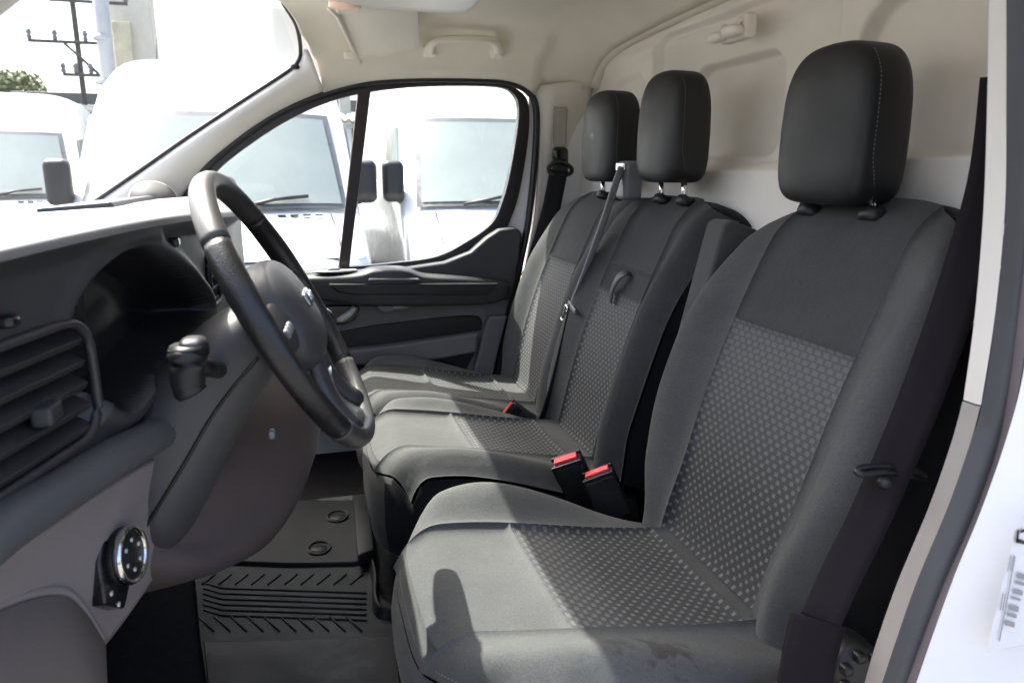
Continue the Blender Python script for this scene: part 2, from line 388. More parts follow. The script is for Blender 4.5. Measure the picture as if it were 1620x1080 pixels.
# headliner
X1 = .112
rows = []
NY, NX = 90, 60
for i in range(NY+1):
    y = lerp(.858, -.868, i/NY)
    f = interp_y(headC, max(-.76, min(.78, y)))
    xf, zf = f.x, f.z
    row = []
    for j in range(NX+1):
        t = (j/NX)**1.3; x = lerp(xf, X1, t)
        if y > .7: x = lerp(lerp(xf, at(512, 151, 'y', YD).x, (y-.7)/.158), X1, t)
        ay = abs(y); zc = 1.462-.03*(ay/.8)**2
        ze = do_z(x) if y > 0 else 1.30
        if x > -.12: ze = lerp(ze, 1.29, sstep(-.12, .0, x)) if y > 0 else 1.30
        g = max(0.0, (ay-.45)/.408)
        z = zc-(zc-ze)*(g**6)
        z -= max(0, (z-zf))*math.exp(-(x-xf)/.05)
        z -= .055*max(0, (x+.10)/.212)**2.2*(1-min(1, g)**6)
        row.append(V((x, y, z)))
    rows.append(row)
struct(loft('headliner', rows, M_LINER, solid=.02, off=0))
struct(tube('headliner_rear_edge', [rw[-1]+V((.012, 0, .008)) for rw in rows], .024, M_LINER, None, 12))
struct(mesh('roof_skin', [(-.90, -.86, 1.50), (.35, -.86, 1.50), (.35, .86, 1.50), (-.90, .86, 1.50)], [(0, 1, 2, 3)], M_WHITE, smooth=False, solid=.01))
struct(box('roof_side_rail', (-.15, -.905, 1.40), (1.5, .07, .19), M_WHITE, bevel=.03))
struct(box('roof_side_rail', (-.30, .905, 1.40), (1.15, .07, .20), M_WHITE, bevel=.03))

# A pillar trim of the passenger side: between windscreen edge and door seal
n = 44
a = resample(catmull(WE+[HEAD[0]+V((.004, 0, .002))], 10), n); b_ = resample([p for p in doC if p.x < at(516, 150, 'y', YD).x+.002], n)
rows = []
for i in range(n):
    r = []
    for k in range(13):
        t = k/12; p = a[i].lerp(b_[i], t)
        bul = math.sin(math.pi*t)**.7*.032
        p = p+V((.15, -1, .1)).normalized()*bul
        r.append(p)
    rows.append(r)
ap = loft('windscreen_pillar_trim', rows, M_TRIM, solid=.012, off=-1)
tag(ap, 'beige slanting windscreen pillar trim on the passenger side', 'pillar trim')
# black line of the windscreen edge
wsl = tube('windscreen_seal', [p+V((-.004, .002, .004)) for p in catmull(WE+HEAD, 6)], .0055, M_BLKFR, None, 8)
tag(wsl, 'thin black seal along the far edge of the windscreen', 'seal')
blob = squircle('seal_end_clip', at(467, 106, 'y', .775), .012, .008, .007, .8, .8, M_GLOSSB)
tag(blob, 'small dark clip at the upper corner of the windscreen seal', 'clip')
# windscreen pane (curved), from dash base to header
base = [V((-1.345, .80, .935)), V((-1.50, .5, .925)), V((-1.56, 0, .925)), V((-1.50, -.5, .925)), V((-1.345, -.80, .935))]
top = [V((-.787, .78, 1.322)), V((-.845, .5, 1.44)), V((-.905, 0, 1.45)), V((-.885, -.5, 1.43)), V((-.79, -.78, 1.325))]
bc = resample(catmull(base, 8), 33); tc_ = resample(catmull(top, 8), 33)
rows = [[bc[i].lerp(tc_[i], k/14)+V((-.03, 0, .04))*math.sin(math.pi*k/14)*(.35+.65*math.sin(math.pi*i/32)) for i in range(33)] for k in range(15)]
tag(loft('windscreen', rows, M_WSCR), 'curved windscreen above the dashboard with faint haze mixed in', 'windscreen')
# dotted shade band at the top of the windscreen
# near A pillar (driver side)
nearA = [V((-1.36, -.84, .90)), V((-1.1, -.84, 1.10)), V((-.86, -.83, 1.29)), V((-.72, -.84, 1.335))]
o = tube('driver_windscreen_pillar', catmull(nearA, 8), .045, M_TRIM, None, 14)
tag(o, 'beige windscreen pillar at the top left corner, driver side', 'pillar trim')
o = box('front_hinge_pillar', (-1.30, -.90, .50), (.22, .10, .86), M_WHITE, bevel=.02); tag(o, 'white body pillar at the front of the open driver door', 'pillar')
# bonnet & cowl in front of the windscreen
rows = [[V((lerp(-1.40, -2.1, i/10)-.12*math.cos(lerp(-1.3, 1.3, j/16)), lerp(-.86, .86, j/16), .90-.12*(i/10)**1.5-.04*abs(lerp(-1, 1, j/16))**3)) for j in range(17)] for i in range(11)]
bo = loft('bonnet', rows, M_WHITE, solid=.02); tag(bo, 'white bonnet of this van beyond the windscreen', 'bonnet')

struct(box('pillar_outer_skin', (.13, .925, .65), (.44, .05, 1.75), M_WHITE, bevel=.02))
# B pillar trim passenger side
Bl = [at(846, 137, 'y', .864), at(850, 150, 'y', .862), at(852, 230, 'y', .862), at(846, 330, 'y', .862), at(834, 400, 'y', .862), at(800, 560, 'y', .862)]
Br = [at(936, 126, 'x', .118), at(932, 140, 'x', .118), at(915, 230, 'x', .118), at(903, 320, 'x', .118), at(892, 400, 'x', .118), at(870, 560, 'x', .118)]
n = 30; a = resample(catmull(Bl, 8), n); b_ = resample(catmull(Br, 8), n)
rows = []
for i in range(n):
    r = []
    for k in range(15):
        t = k/14; p = a[i].lerp(b_[i], t); p = p+V((-.2, -1, 0)).normalized()*(.030*sstep(0, .28, t)*(1-.55*sstep(.5, 1, t)))
        r.append(p)
    rows.append(r)
bp = loft('door_pillar_trim', rows, M_TRIM, solid=.01); tag(bp, 'beige pillar trim behind the passenger door with belt slot', 'pillar trim')
# slot
def bpt(px, py): # point on the passenger pillar trim
    return at(px, py, 'y', .858)
sl_o = [bpt(880, 176), bpt(900, 176), bpt(897, 232), bpt(876, 232)]
SLN = V((-.5, -1, 0)).normalized()
tube('slot_rim', catmull([p+SLN*.042 for p in sl_o], 1, True)[:], .003, M_TRIM, bp, 8, closed=True)
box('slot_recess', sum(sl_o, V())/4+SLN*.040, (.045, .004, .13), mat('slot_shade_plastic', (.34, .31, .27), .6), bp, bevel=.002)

# ================================================================== PASSENGER DOOR
door = thing('passenger_door', at(600, 640, 'y', YD), 'passenger door with window, dark armrest and grey lower trim', 'door')
def dz(pxs, y=YD): return [(at(px, py, 'y', y).x, at(px, py, 'y', y).z) for px, py in pxs]
# rubber seal along the opening
sealp = [p+V((0, -.004, 0)) for p in doC]
tube('door_seal', sealp, .011, M_BLKFR, door, 10)
# window frame (black loop with thickness), inner opening
OUT = [(268, 372), (293, 322), (333, 268), (402, 211), (462, 176), (521, 153), (580, 138), (640, 132), (700, 131), (760, 132), (798, 135), (824, 146), (836, 168), (835, 220), (822, 300), (808, 345), (792, 372), (745, 404), (690, 424), (620, 434), (552, 439), (470, 445), (330, 452)]
INN = [(285, 372), (310, 320), (345, 269), (408, 220), (466, 185), (524, 160), (582, 146), (640, 139), (700, 136), (755, 136), (795, 139), (812, 149), (820, 168), (818, 205), (806, 275), (794, 320), (778, 353), (740, 381), (690, 406), (620, 416), (552, 422), (470, 430), (300, 440)]
def ring_prism(name, outer, inner, y0, y1, m, parent, bevel=.003):
    n = len(outer)
    vs_ = []
    for y in (y0, y1):
        for (x, z) in outer: vs_.append(V((x, y, z)))
        for (x, z) in inner: vs_.append(V((x, y, z)))
    f = []
    for i in range(n):
        j = (i+1) % n
        f += [(i, j, n+j, n+i), (2*n+i, 3*n+i, 3*n+j, 2*n+j), (i, 2*n+i, 2*n+j, j), (n+i, n+j, 3*n+j, 3*n+i)]
    return mesh(name, vs_, f, m, parent, smooth=True, bevel=bevel)
def smooth2(pts, k=5): return [(p.x, p.y) for p in catmull([V((a, b, 0)) for a, b in pts], k, True)]
ring_prism('window_frame', smooth2(dz(OUT)), smooth2(dz(INN)), .855, .885, M_BLKFR, door)
# white body-coloured frame behind, at the rear edge of the window
WHT = [(838, 150), (846, 175), (846, 240), (838, 330), (824, 400), (800, 415), (800, 360), (815, 315), (828, 240), (838, 170)]
prism('painted_frame', dz(WHT), 'y', .868, .90, M_WHITE, door, .003)
# divider bar
prism('window_divider', dz([(567, 141), (587, 140), (552, 428), (535, 429)]), 'y', .858, .884, M_BROWNB, door, .003)
# panes
prism('quarter_pane', dz([(285, 375), (340, 268), (406, 216), (467, 188), (524, 160), (570, 148), (540, 424), (350, 438)]), 'y', .874, .877, M_GLASS, door, 0)
prism('window_pane', dz([(582, 144), (640, 136), (755, 133), (800, 138), (816, 150), (822, 170), (808, 280), (796, 324), (778, 356), (740, 384), (690, 408), (552, 425)]), 'y', .8715, .8735, M_GLASS, door, 0)
# upper dark trim with rear sweep
UPP = [(330, 440), (430, 431), (500, 427), (560, 425), (640, 421), (700, 412), (740, 396), (765, 374), (785, 361), (808, 358), (818, 362), (821, 374), (812, 440), (806, 472), (330, 474)]
prism('upper_trim', dz(UPP), 'y', .815, .862, mat('dark_blue_grey_door_trim', (.040, .041, .046), .5, 0, .45, .1, 6, .3, 900), door, .012)
# door shell and lower card
prism('door_card', dz([(300, 470), (805, 470), (795, 520), (770, 610), (755, 680), (300, 680)]), 'y', .842, .90, M_GREYP, door, .01)
prism('door_skin', [(-1.30, .72), (-.75, .70), (-.10, .70), (-.16, -.1), (-1.30, -.1)], 'y', .902, .95, M_WHITE, door, .01)
# armrest ledge: swept along x with rounded profile, rises in the middle
ys = .815
def arm(px, pt, pb, dpt): 
    a_ = at(px, pt, 'y', ys-dpt); b2 = at(px, pb, 'y', ys-dpt)
    return a_.x, a_.z, b2.z, dpt
st = [(440, 440, 466, .028), (500, 438, 478, .045), (560, 436, 487, .055), (582, 430, 488, .06), (590, 426, 488, .06), (640, 425, 488, .06), (655, 430, 488, .058), (668, 437, 488, .055), (700, 438, 487, .052), (760, 441, 486, .045), (795, 444, 480, .03), (808, 448, 470, .02)]
rows = []
for s_ in st:
    x, zt, zb, d = arm(*s_)
    prof = [(ys, zt+.004), (ys-d*.55, zt+.003), (ys-d*.9, zt-.004), (ys-d, zt-.014), (ys-d, zb+.012), (ys-d*.85, zb+.003), (ys, zb)]
    rows.append([V((x, y, z)) for y, z in prof])
loft('armrest', rows, mat('armrest_plastic', (.034, .035, .038), .45, 0, .5, .1, 6, .3, 900), door, caps=True, subsurf=2)
# inset line panel on armrest face
prism('armrest_inset', dz([(520, 449), (788, 448), (782, 461), (770, 466), (560, 466), (535, 462)], ys-.06), 'y', ys-.066, ys-.045, M_DARK, door, .004)
prism('armrest_highlight_strip', dz([(585, 440.5), (662, 440.5), (664, 443.5), (583, 443.5)], ys-.063), 'y', ys-.067, ys-.05, M_GREYPL, door, .0015)
# switch panel with oval ring
cu = at(531, 431, 'y', .80)
ov = [cu+V((.062*math.cos(t), .016*math.sin(t), .004)) for t in [2*math.pi*k/28 for k in range(28)]]
tube('switch_ring', ov, .0035, M_SILVER, door, 8, closed=True)
squircle('switch_bed', cu+V((0, 0, .001)), .060, .015, .004, .6, .9, M_GLOSSB, door)
squircle('window_switch', cu+V((-.004, 0, .008)), .018, .009, .007, .6, .6, M_GREYPL, door)
# grab cup under the armrest with pale lever
prism('pull_cup', dz([(590, 470), (655, 466), (652, 478), (640, 487), (605, 492), (596, 486)], .835), 'y', .800, .845, mat('pull_cup_grey', (.24, .24, .23), .5), door, .008)
tube('pull_lip', [at(*p, 'y', .795) for p in ((649, 467), (648, 475), (643, 481), (634, 484), (622, 485))], .0060, M_WHITEP, door, 8)
# inner door handle in its bezel
prism('handle_bezel', dz([(514, 482), (566, 481), (569, 488), (560, 505), (545, 511), (514, 512)], .84), 'y', .818, .845, M_GLOSSB, door, .005)
rows = tube_rows([at(*p, 'y', .816) for p in ((561, 484), (557, 492), (549, 499), (540, 505), (532, 507))], [.010, .010, .011, .011, .006], 10)
loft('door_handle', rows, M_WHITEP, door, closed_u=True, caps=True, subsurf=1)
# moulded dark recess and pocket
prism('trim_recess', dz([(520, 527), (590, 514), (690, 502), (740, 498), (758, 500), (763, 508), (762, 522), (700, 533), (600, 547), (520, 556)], .842), 'y', .836, .85, M_DARK, door, .006)
prism('map_pocket', dz([(500, 556), (600, 547), (700, 533), (757, 524), (750, 556), (700, 566), (500, 582)], .82), 'y', .80, .85, M_GREYP, door, .01)
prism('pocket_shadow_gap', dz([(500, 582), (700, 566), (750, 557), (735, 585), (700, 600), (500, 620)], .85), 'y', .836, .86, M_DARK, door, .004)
prism('rear_trim_post', dz([(772, 498), (802, 498), (775, 600), (762, 680), (728, 680), (752, 570), (764, 520)], .83), 'y', .812, .86, M_GREYP, door, .01)
# tweeter grille at the pillar base
tw = thing('tweeter_speaker', at(243, 308, 'y', .78), 'round perforated speaker grille at the foot of the windscreen pillar', 'speaker')
cen = at(243, 316, 'y', .745); NRM = V((.35, -1, .45)).normalized(); UU = NRM.cross(V((0, 0, 1))).normalized(); VV = UU.cross(NRM)
if UU.x < 0: UU = -UU
verts = [cen]+[cen+UU*.058*math.cos(2*math.pi*k/40)+VV*.050*math.sin(2*math.pi*k/40) for k in range(40)]
mesh('grille_dish', verts, [(0, k+1, (k+1) % 40+1) for k in range(40)], mat('tweeter_beige', (.13, .122, .115), .6), tw, solid=.006)
tube('grille_rim', [v+NRM*.002 for v in verts[1:]], .003, M_TRIM, tw, 8, closed=True)
hv, hf = [], []
for i in range(-9, 10):
    for j in range(-9, 10):
        a_, b2 = (i+.5*(j % 2))*.0054, j*.0047
        if (a_/.050)**2+(b2/.042)**2 < 1:
            c_ = cen+UU*a_+VV*b2+NRM*.0034; k0 = len(hv)
            hv += [c_+(UU*math.cos(q*math.pi/3)+VV*math.sin(q*math.pi/3))*.0015 for q in range(6)]; hf.append(tuple(range(k0, k0+6)))
g_ = mesh('grille_holes', hv, hf, M_DARK, tw, smooth=False, recalc=False); g_['kind'] = 'stuff'
# outside mirror, seen through the quarter pane
mr = thing('door_mirror', at(352, 330, 'y', 1.06), 'black framed outside mirror beyond the quarter window', 'mirror')
pts = smooth2(dz([(330, 281), (345, 277), (362, 280), (371, 292), (376, 322), (370, 340), (330, 345)], 1.06), 3)
prism('mirror_shell', pts, 'y', 1.06, 1.16, M_DARK, mr, .012)
pts2 = smooth2(dz([(333, 284), (346, 281), (360, 284), (367, 294), (371, 321), (366, 336), (333, 340)], 1.058), 3)
prism('mirror_glass', pts2, 'y', 1.054, 1.062, M_MIRROR, mr, .001)
tube('mirror_arm', [V((-1.16, .90, .88)), V((-1.12, 1.0, .89)), V((-1.10, 1.10, .92))], .025, M_DARK, mr, 10)

# ================================================================== ROOF FITTINGS
# grab handle
gh = thing('grab_handle', at(733, 75, 'y', .80), 'beige grab handle above the passenger door', 'handle')
gp = [at(680, 84, 'y', .770), at(682, 72, 'y', .735), at(694, 64, 'y', .715), at(733, 62, 'y', .71), at(775, 64, 'y', .715), at(786, 71, 'y', .735), at(788, 86, 'y', .770)]
loft('grip', tube_rows(catmull(gp, 6), .0135, 12, flat=.75), M_BEIGEP, gh, closed_u=True, caps=True)
for p in (gp[0], gp[-1]): squircle('mount', p+V((0, .012, .006)), .018, .026, .016, .5, .5, M_BEIGEP, gh)
# sun visor: thin pad hanging down towards the passenger
sv = thing('sun_visor', at(600, 60, 'y', .60), 'cream sun visor folded against the roof by the passenger door', 'sun visor')
q = [at(533, 22, 'y', .50), at(663, 16, 'y', .50), at(665, 72, 'y', .70), at(655, 80, 'y', .715), at(625, 88, 'y', .735), at(600, 93, 'y', .745), at(594, 88, 'y', .74), at(568, 96, 'y', .75)]
nrm = (q[1]-q[0]).cross(q[-1]-q[0]).normalized()
if nrm.z > 0: nrm = -nrm
verts = [p for p in q]+[p-nrm*.018 for p in q]; n = len(q)
mesh('pad', verts, [tuple(range(n)), tuple(range(2*n-1, n-1, -1))]+[(i, (i+1) % n, n+(i+1) % n, n+i) for i in range(n)], M_BEIGEP, sv, bevel=.005)
tube('rod', [at(519, 10, 'y', .47)+nrm*.004, at(533, 22, 'y', .50)+nrm*.006, at(566, 92, 'y', .745)+nrm*.006], .0055, M_BEIGEP, sv, 10)
tube('hook', [at(566, 92, 'y', .745), at(567, 98, 'y', .752), at(571, 100, 'y', .757), at(572, 96, 'y', .76)], .004, M_BEIGEP, sv, 8)
squircle('pivot_mount', at(552, 88, 'y', .775), .014, .014, .010, .5, .5, M_BEIGEP, sv)
# overhead console with lamp
oc = thing('overhead_console', at(640, 5, 'y', .28), 'off-white overhead console with reading lamp at the top edge', 'console')
cs = [at(505, 2, 'y', .36), at(560, 12, 'y', .36), at(620, 16, 'y', .36), at(690, 20, 'y', .36), at(732, 20, 'y', .36), at(745, 12, 'y', .36), at(758, -8, 'y', .36)]
rows = []
for y, dzz in ((.365, .012), (.36, .0), (.30, -.004), (.12, -.004), (.02, 0.0), (.01, .012)):
    rows.append([V((p.x, y, p.z+dzz)) for p in catmull(cs, 4)])
loft('console_shell', rows, M_WHITEP, oc, solid=.03, off=1)
squircle('lamp_lens', at(545, 7, 'y', .34), .036, .024, .013, .7, .8, mat('peach_lamp_lens', (.85, .62, .48), .2), oc)
squircle('console_button', at(591, 9, 'y', .357), .008, .004, .004, .6, .8, M_GREYPL, oc)
prism('console_pocket', [(at(603, 0, 'y', .357).x, at(603, 0, 'y', .357).z), (at(640, 8, 'y', .357).x, at(640, 10, 'y', .357).z), (at(700, 16, 'y', .357).x, at(700, 16.5, 'y', .357).z), (at(650, 4, 'y', .357).x, at(650, 1, 'y', .357).z)], 'y', .352, .37, mat('console_taupe', (.30, .24, .21), .5), oc, .002)
# coat hooks on the bulkhead
ck = thing('coat_hooks', V((.12, .13, 1.33)), 'beige double coat hook high on the bulkhead', 'coat hook')
box('hook_plate', at(1168, 46, 'x', .105), (.03, .10, .05), M_BULK, ck, bevel=.008)
for px, py, s_ in ((1133, 60, .85), (1158, 50, 1.0)):
    c_ = at(px, py, 'x', .075); squircle('hook_knob', c_, .018*s_, .028*s_, .013*s_, .8, .8, M_BULK, ck)
    tube('hook_arm', [c_+V((0, -.004, .0)), c_+V((.01, -.012, .022)), c_+V((.035, -.016, .016))], .006, M_BULK, ck, 8)

# ================================================================== SEATS
Ynear = -1
def seat_patch(name, S, u0, u1, v0, v1, m, parent, nu=20, nv=26, sink=.009, wid=.0065, sides='lrbt', puff=0.0, flip=1, uvscale=True):
    def T(n):
        e = [0, .006, .016, .032, .055, .085]; k = n-2*len(e)
        mid = [lerp(.085, .915, (i+1)/(k+1)) for i in range(k)]
        return e+mid+[1-x for x in reversed(e)]
    f0 = u0 if callable(u0) else (lambda v: u0); f1 = u1 if callable(u1) else (lambda v: u1)
    ss, ts = T(nu), T(nv)
    vm = (v0+v1)/2
    W = (S(f0(vm), vm)-S(f1(vm), vm)).length; um = (f0(vm)+f1(vm))/2
    H = (S(um, v0)-S(um, v1)).length
    verts, uvs = [], []
    for t in ts:
        v = lerp(v0, v1, t)
        for s in ss:
            u = lerp(f0(v), f1(v), s); e = 1e-3
            p = S(u, v); N = (S(u+e, v)-S(u-e, v)).cross(S(u, v+e)-S(u, v-e)).normalized()*flip
            ds = []
            if 'l' in sides: ds.append(s*W)
            if 'r' in sides: ds.append((1-s)*W)
            if 'b' in sides: ds.append(t*H)
            if 't' in sides: ds.append((1-t)*H)
            d = min(ds) if ds else 1
            off = -sink*math.exp(-d/wid)+puff*math.sin(math.pi*s)*math.sin(math.pi*t)
            verts.append(p+N*off); uvs.append((s*W, t*H))
    nn = len(ss); faces = [(i*nn+j, i*nn+j+1, (i+1)*nn+j+1, (i+1)*nn+j) for i in range(len(ts)-1) for j in range(nn-1)]
    return mesh(name, verts, faces, m, parent, uvs=uvs, recalc=False)
def outline(S, n=28, order='back'):
    L = [S(-1, i/n) for i in range(n)]+[S(lerp(-1, 1, i/n), 1) for i in range(n)]+[S(1, 1-i/n) for i in range(n)]+[S(lerp(1, -1, i/n), 0) for i in range(n)]
    return L
def shell(name, ring, axis_out, prof, m, parent, bulge_fn=None):
    # ring: closed outline; axis_out: direction away from the front face; prof: (outward, backward)
    N = len(ring); A = axis_out.normalized(); cen = sum(ring, V())/N
    outs = []
    for i in range(N):
        t = (ring[(i+2) % N]-ring[i-2]); o_ = t.cross(A); o_ -= A*o_.dot(A)
        if o_.length < 1e-9: o_ = ring[i]-cen
        o_.normalize()
        if o_.dot(ring[i]-cen) < 0: o_ = -o_
        outs.append(o_)
    for _ in range(3): outs = [(outs[i-1]+outs[i]+outs[(i+1) % N]).normalized() for i in range(N)]
    base = min(p.dot(A) for p in ring); deep = max(p.dot(A) for p in ring)
    rows = []
    for k, (ow, bk) in enumerate(prof):
        f = k/(len(prof)-1)
        rows.append([ring[i]+outs[i]*ow+A*(bk if True else 0)*(1) + A*(deep-ring[i].dot(A))*sstep(.0, 1, f) for i in range(N)])
    v, fcs = grid(rows, closed_u=True)
    c = len(v); v.append(sum(rows[-1], V())/N); m0 = (len(rows)-1)*N
    fcs += [(m0+i, m0+(i+1) % N, c) for i in range(N)]
    return mesh(name, v, fcs, m, parent)
def stitches(name, path, off, parent, step=.0055, ln=.0034, r=.00045, m=None):
    P = resample(path, max(4, int(sum((path[i+1]-path[i]).length for i in range(len(path)-1))/step)))
    vs_, fs = [], []
    for i in range(len(P)-1):
        d = (P[i+1]-P[i]).normalized(); p = P[i]+off(P[i]) if callable(off) else P[i]+off
        a_ = d.orthogonal().normalized(); b2 = d.cross(a_); k0 = len(vs_)
        for q_ in (p, p+d*ln):
            for s in range(4): vs_.append(q_+(a_*math.cos(s*math.pi/2)+b2*math.sin(s*math.pi/2))*r)
        for s in range(4): fs.append((k0+s, k0+(s+1) % 4, k0+4+(s+1) % 4, k0+4+s))
        fs += [(k0, k0+3, k0+2, k0+1), (k0+4, k0+5, k0+6, k0+7)]
    o = mesh(name, vs_, fs, m or M_STITCH, parent, smooth=False); o['kind'] = 'stuff'; return o
TILT = math.radians(19); BU = V((math.sin(TILT), 0, math.cos(TILT))); BN = V((-math.cos(TILT), 0, math.sin(TILT)))
def back_surface(yc, W, H, org, bol=.05, wprof=None, c=.16, p=5, lumbar=.02, bw=.55, inner=0, drop=.10):
    O = V((org[0], yc, org[1]))
    def S(u, v):
        au = min(1.0, abs(u))*1.0; vp = max(0.0, (v-.45)/.55)
        w_ = W*(wprof(v) if wprof else 1.0)
        fr_ = .25 if inner*u > 0 else 1.0      # the edge shared with the neighbouring seat stays square
        y = u*w_*(1-c*fr_*vp**p)
        h = v*H*(1-drop*fr_*au**4*vp**2)
        d = .03+lumbar*math.sin(math.pi*min(1, v*1.1))
        b = bol*sstep(bw, .86, au)*(1-.75*sstep(.55, .98, v))*(.65+.35*sstep(0, .2, v))
        d += b
        d -= .055*(.6 if inner*u > 0 else 1)*max(0, (au-.84)/.16)**2.2
        d -= .045*max(0, (v-.86)/.14)**2.2
        return O+V((0, y, 0))+BU*h+BN*d
    return S
def cushion_surface(yc, W, x0, x1, z0, z1, bol=.03, fr=.05, c=.10, rear_narrow=0.0, far=1.0, peak=.36):
    # u across, v from front (0) to rear (1)
    def S(u, v):
        au = min(1.0, abs(u)); vf = max(0.0, (.5-v)/.5)
        y = u*W*(1-c*vf**4-rear_narrow*v*v)
        x = lerp(x0, x1, v)+fr*1.3*au**4*vf**2
        z = lerp(z0, z1, v)+bol*(far if u > 0 else 1)*sstep(.5, .86, au)*(math.exp(-((v-peak)/.34)**2)-.35*sstep(.6, 1.0, v))
        z -= .050*max(0, (au-.82)/.18)**2.2
        z -= fr*max(0, (.16-v)/.16)**2.2
        z -= .010*math.exp(-((v-.72)/.25)**2)*(1-au)
        return V((x, yc+y, z))
    return S
def headrest(parent, yc, cx, cz, hw, hh, ht, name='headrest', posts=(-.06, .06), seatz=.96, lean=math.radians(1), topcut=.2):
    R = Matrix.Rotation(lean, 3, 'Y')
    def shp(p):
        z = p.z/hh
        q_ = p.copy()
        q_.y *= 1-.13*max(0, z)**2-.03*max(0, -z)**3
        q_.x *= 1-.16*max(0, z)**2
        q_.y *= 1-.22*max(0, p.x/ht)**1.5
        q_.x += -.010*(1-(p.y/hw)**2)*(1 if p.x < 0 else 0)          # crowned front
        q_.z += .012*(1-(p.y/hw)**2)*(1 if z > .4 else 0)*max(0, z)
        return q_
    h = squircle(name, (cx, yc, cz), ht, hw, hh, .38, .30, M_HEAD, parent, R, 72, 44, shp)
    C = V((cx, yc, cz))
    for sgn in (-1, 1):      # seam piping between front face and side
        path = []
        for k in range(41):
            t = lerp(-1.0, 1.0, k/40)
            zz = hh*math.copysign(abs(t)**.8, t)*.93
            p = V((-ht*.62, sgn*hw*.985, zz)); f = (1-max(0, abs(zz/hh)-.55)**2*1.2)
            p.x = -ht*.60+.035*max(0, -zz/hh-.3)**2*2
            q_ = shp(V((p.x, p.y*f, zz))); path.append(C+R@q_)
        stitches('stitching', path, V((0, sgn*.0012, 0)), h, .006, .0036, .0006)
    for py in posts:
        b0 = V((cx+.004, yc+py, seatz-.02)); t0 = C+R@V((0.0, py, -hh*.9))
        tube('post', [b0, t0], .0065, M_CHROME, h, 12)
        lathe('post_guide', b0+V((0, 0, .012)), BU, [(.005, -.012), (.019, -.012), (.021, -.004), (.020, .006), (.016, .010), (.005, .010)], M_DARK, h, 16)
    return h

# ---------------- driver seat
def stained(name, col, spots):
    m = fabric(name, col); t = m.node_tree; b = t.nodes['Principled BSDF']; tc = [n for n in t.nodes if n.type == 'TEX_COORD'][0]
    nz = t.nodes.new('ShaderNodeTexNoise'); nz.inputs['Scale'].default_value = 55; nz.inputs['Detail'].default_value = 6
    t.links.new(tc.outputs['Object'], nz.inputs['Vector'])
    src = b.inputs['Base Color'].links[0].from_socket
    for p, (sx, sy, sz), k in spots:
        sb_ = t.nodes.new('ShaderNodeVectorMath'); sb_.operation = 'SUBTRACT'; sb_.inputs[1].default_value = p; t.links.new(tc.outputs['Object'], sb_.inputs[0])
        ml = t.nodes.new('ShaderNodeVectorMath'); ml.operation = 'MULTIPLY'; ml.inputs[1].default_value = (1/sx, 1/sy, 1/sz); t.links.new(sb_.outputs[0], ml.inputs[0])
        ln = t.nodes.new('ShaderNodeVectorMath'); ln.operation = 'LENGTH'; t.links.new(ml.outputs[0], ln.inputs[0])
        ad = t.nodes.new('ShaderNodeMath'); ad.operation = 'MULTIPLY_ADD'; ad.inputs[1].default_value = 2.6; t.links.new(nz.outputs[0], ad.inputs[0])
        ng = t.nodes.new('ShaderNodeMath'); ng.operation = 'MULTIPLY'; ng.inputs[1].default_value = -1; t.links.new(ln.outputs['Value'], ng.inputs[0]); t.links.new(ng.outputs[0], ad.inputs[2])
        mr = t.nodes.new('ShaderNodeMapRange'); mr.inputs[1].default_value = .55; mr.inputs[2].default_value = .95; mr.inputs[4].default_value = k; t.links.new(ad.outputs[0], mr.inputs[0])
        mx = t.nodes.new('ShaderNodeMix'); mx.data_type = 'RGBA'; mx.inputs[7].default_value = (.035, .032, .03, 1)
        t.links.new(mr.outputs[0], mx.inputs[0]); t.links.new(src, mx.inputs[6]); src = mx.outputs[2]
    t.links.new(src, b.inputs['Base Color']); return m
DY = -.495
ds = thing('bucket_seat', V((-.42, DY, FZ)), 'grey driver seat nearest the camera with woven centre panels', 'seat')
def wd(v): return .80+.20*sstep(0, .42, v)-.03*sstep(.7, 1, v)
SB = back_surface(DY, .265, .652, (-.175, .365), .052, wd, .20, 4)
seam = lambda v: .145/(.265*wd(v))+.02*v
IV = .635
seat_patch('woven_back_panel', SB, lambda v: -seam(v), seam, .03, IV, M_WEAVE, ds, 30, 44)
seat_patch('upper_back_panel', SB, lambda v: -seam(v)-.03*sstep(IV, 1, v), lambda v: seam(v)+.03*sstep(IV, 1, v), IV, 1, M_FABD, ds, 30, 30)
seat_patch('back_bolster', SB, lambda v: seam(v)+.03*sstep(IV, 1, v), 1, 0, 1, M_FAB, ds, 24, 48, sides='lr')
seat_patch('back_bolster', SB, -1, lambda v: -seam(v)-.03*sstep(IV, 1, v), 0, 1, M_FAB, ds, 24, 48, sides='lr')
ring = [p-BN*.005 for p in outline(SB, 30)]
shell('back_shell', ring, -BN, [(0, 0), (.006, .002), (.012, .012), (.012, .05), (.004, .085), (-.02, .10)], M_SIDE, ds)
edge = [SB(-1, i/40) for i in range(41)]+[SB(lerp(-1, 1, i/20), 1) for i in range(1, 21)]
stitches('stitching', [p+BN*.0005+V((0, .004, 0)) for p in edge[:41]], BN*.002, ds, .0062, .004, .0006)
stitches('stitching', [p for p in edge[40:]], BN*.001+BU*-.004, ds, .0062, .004, .0006)
headrest(ds, -.450, .016, 1.086, .102, .114, .055, posts=(-.072, .072), seatz=.968)
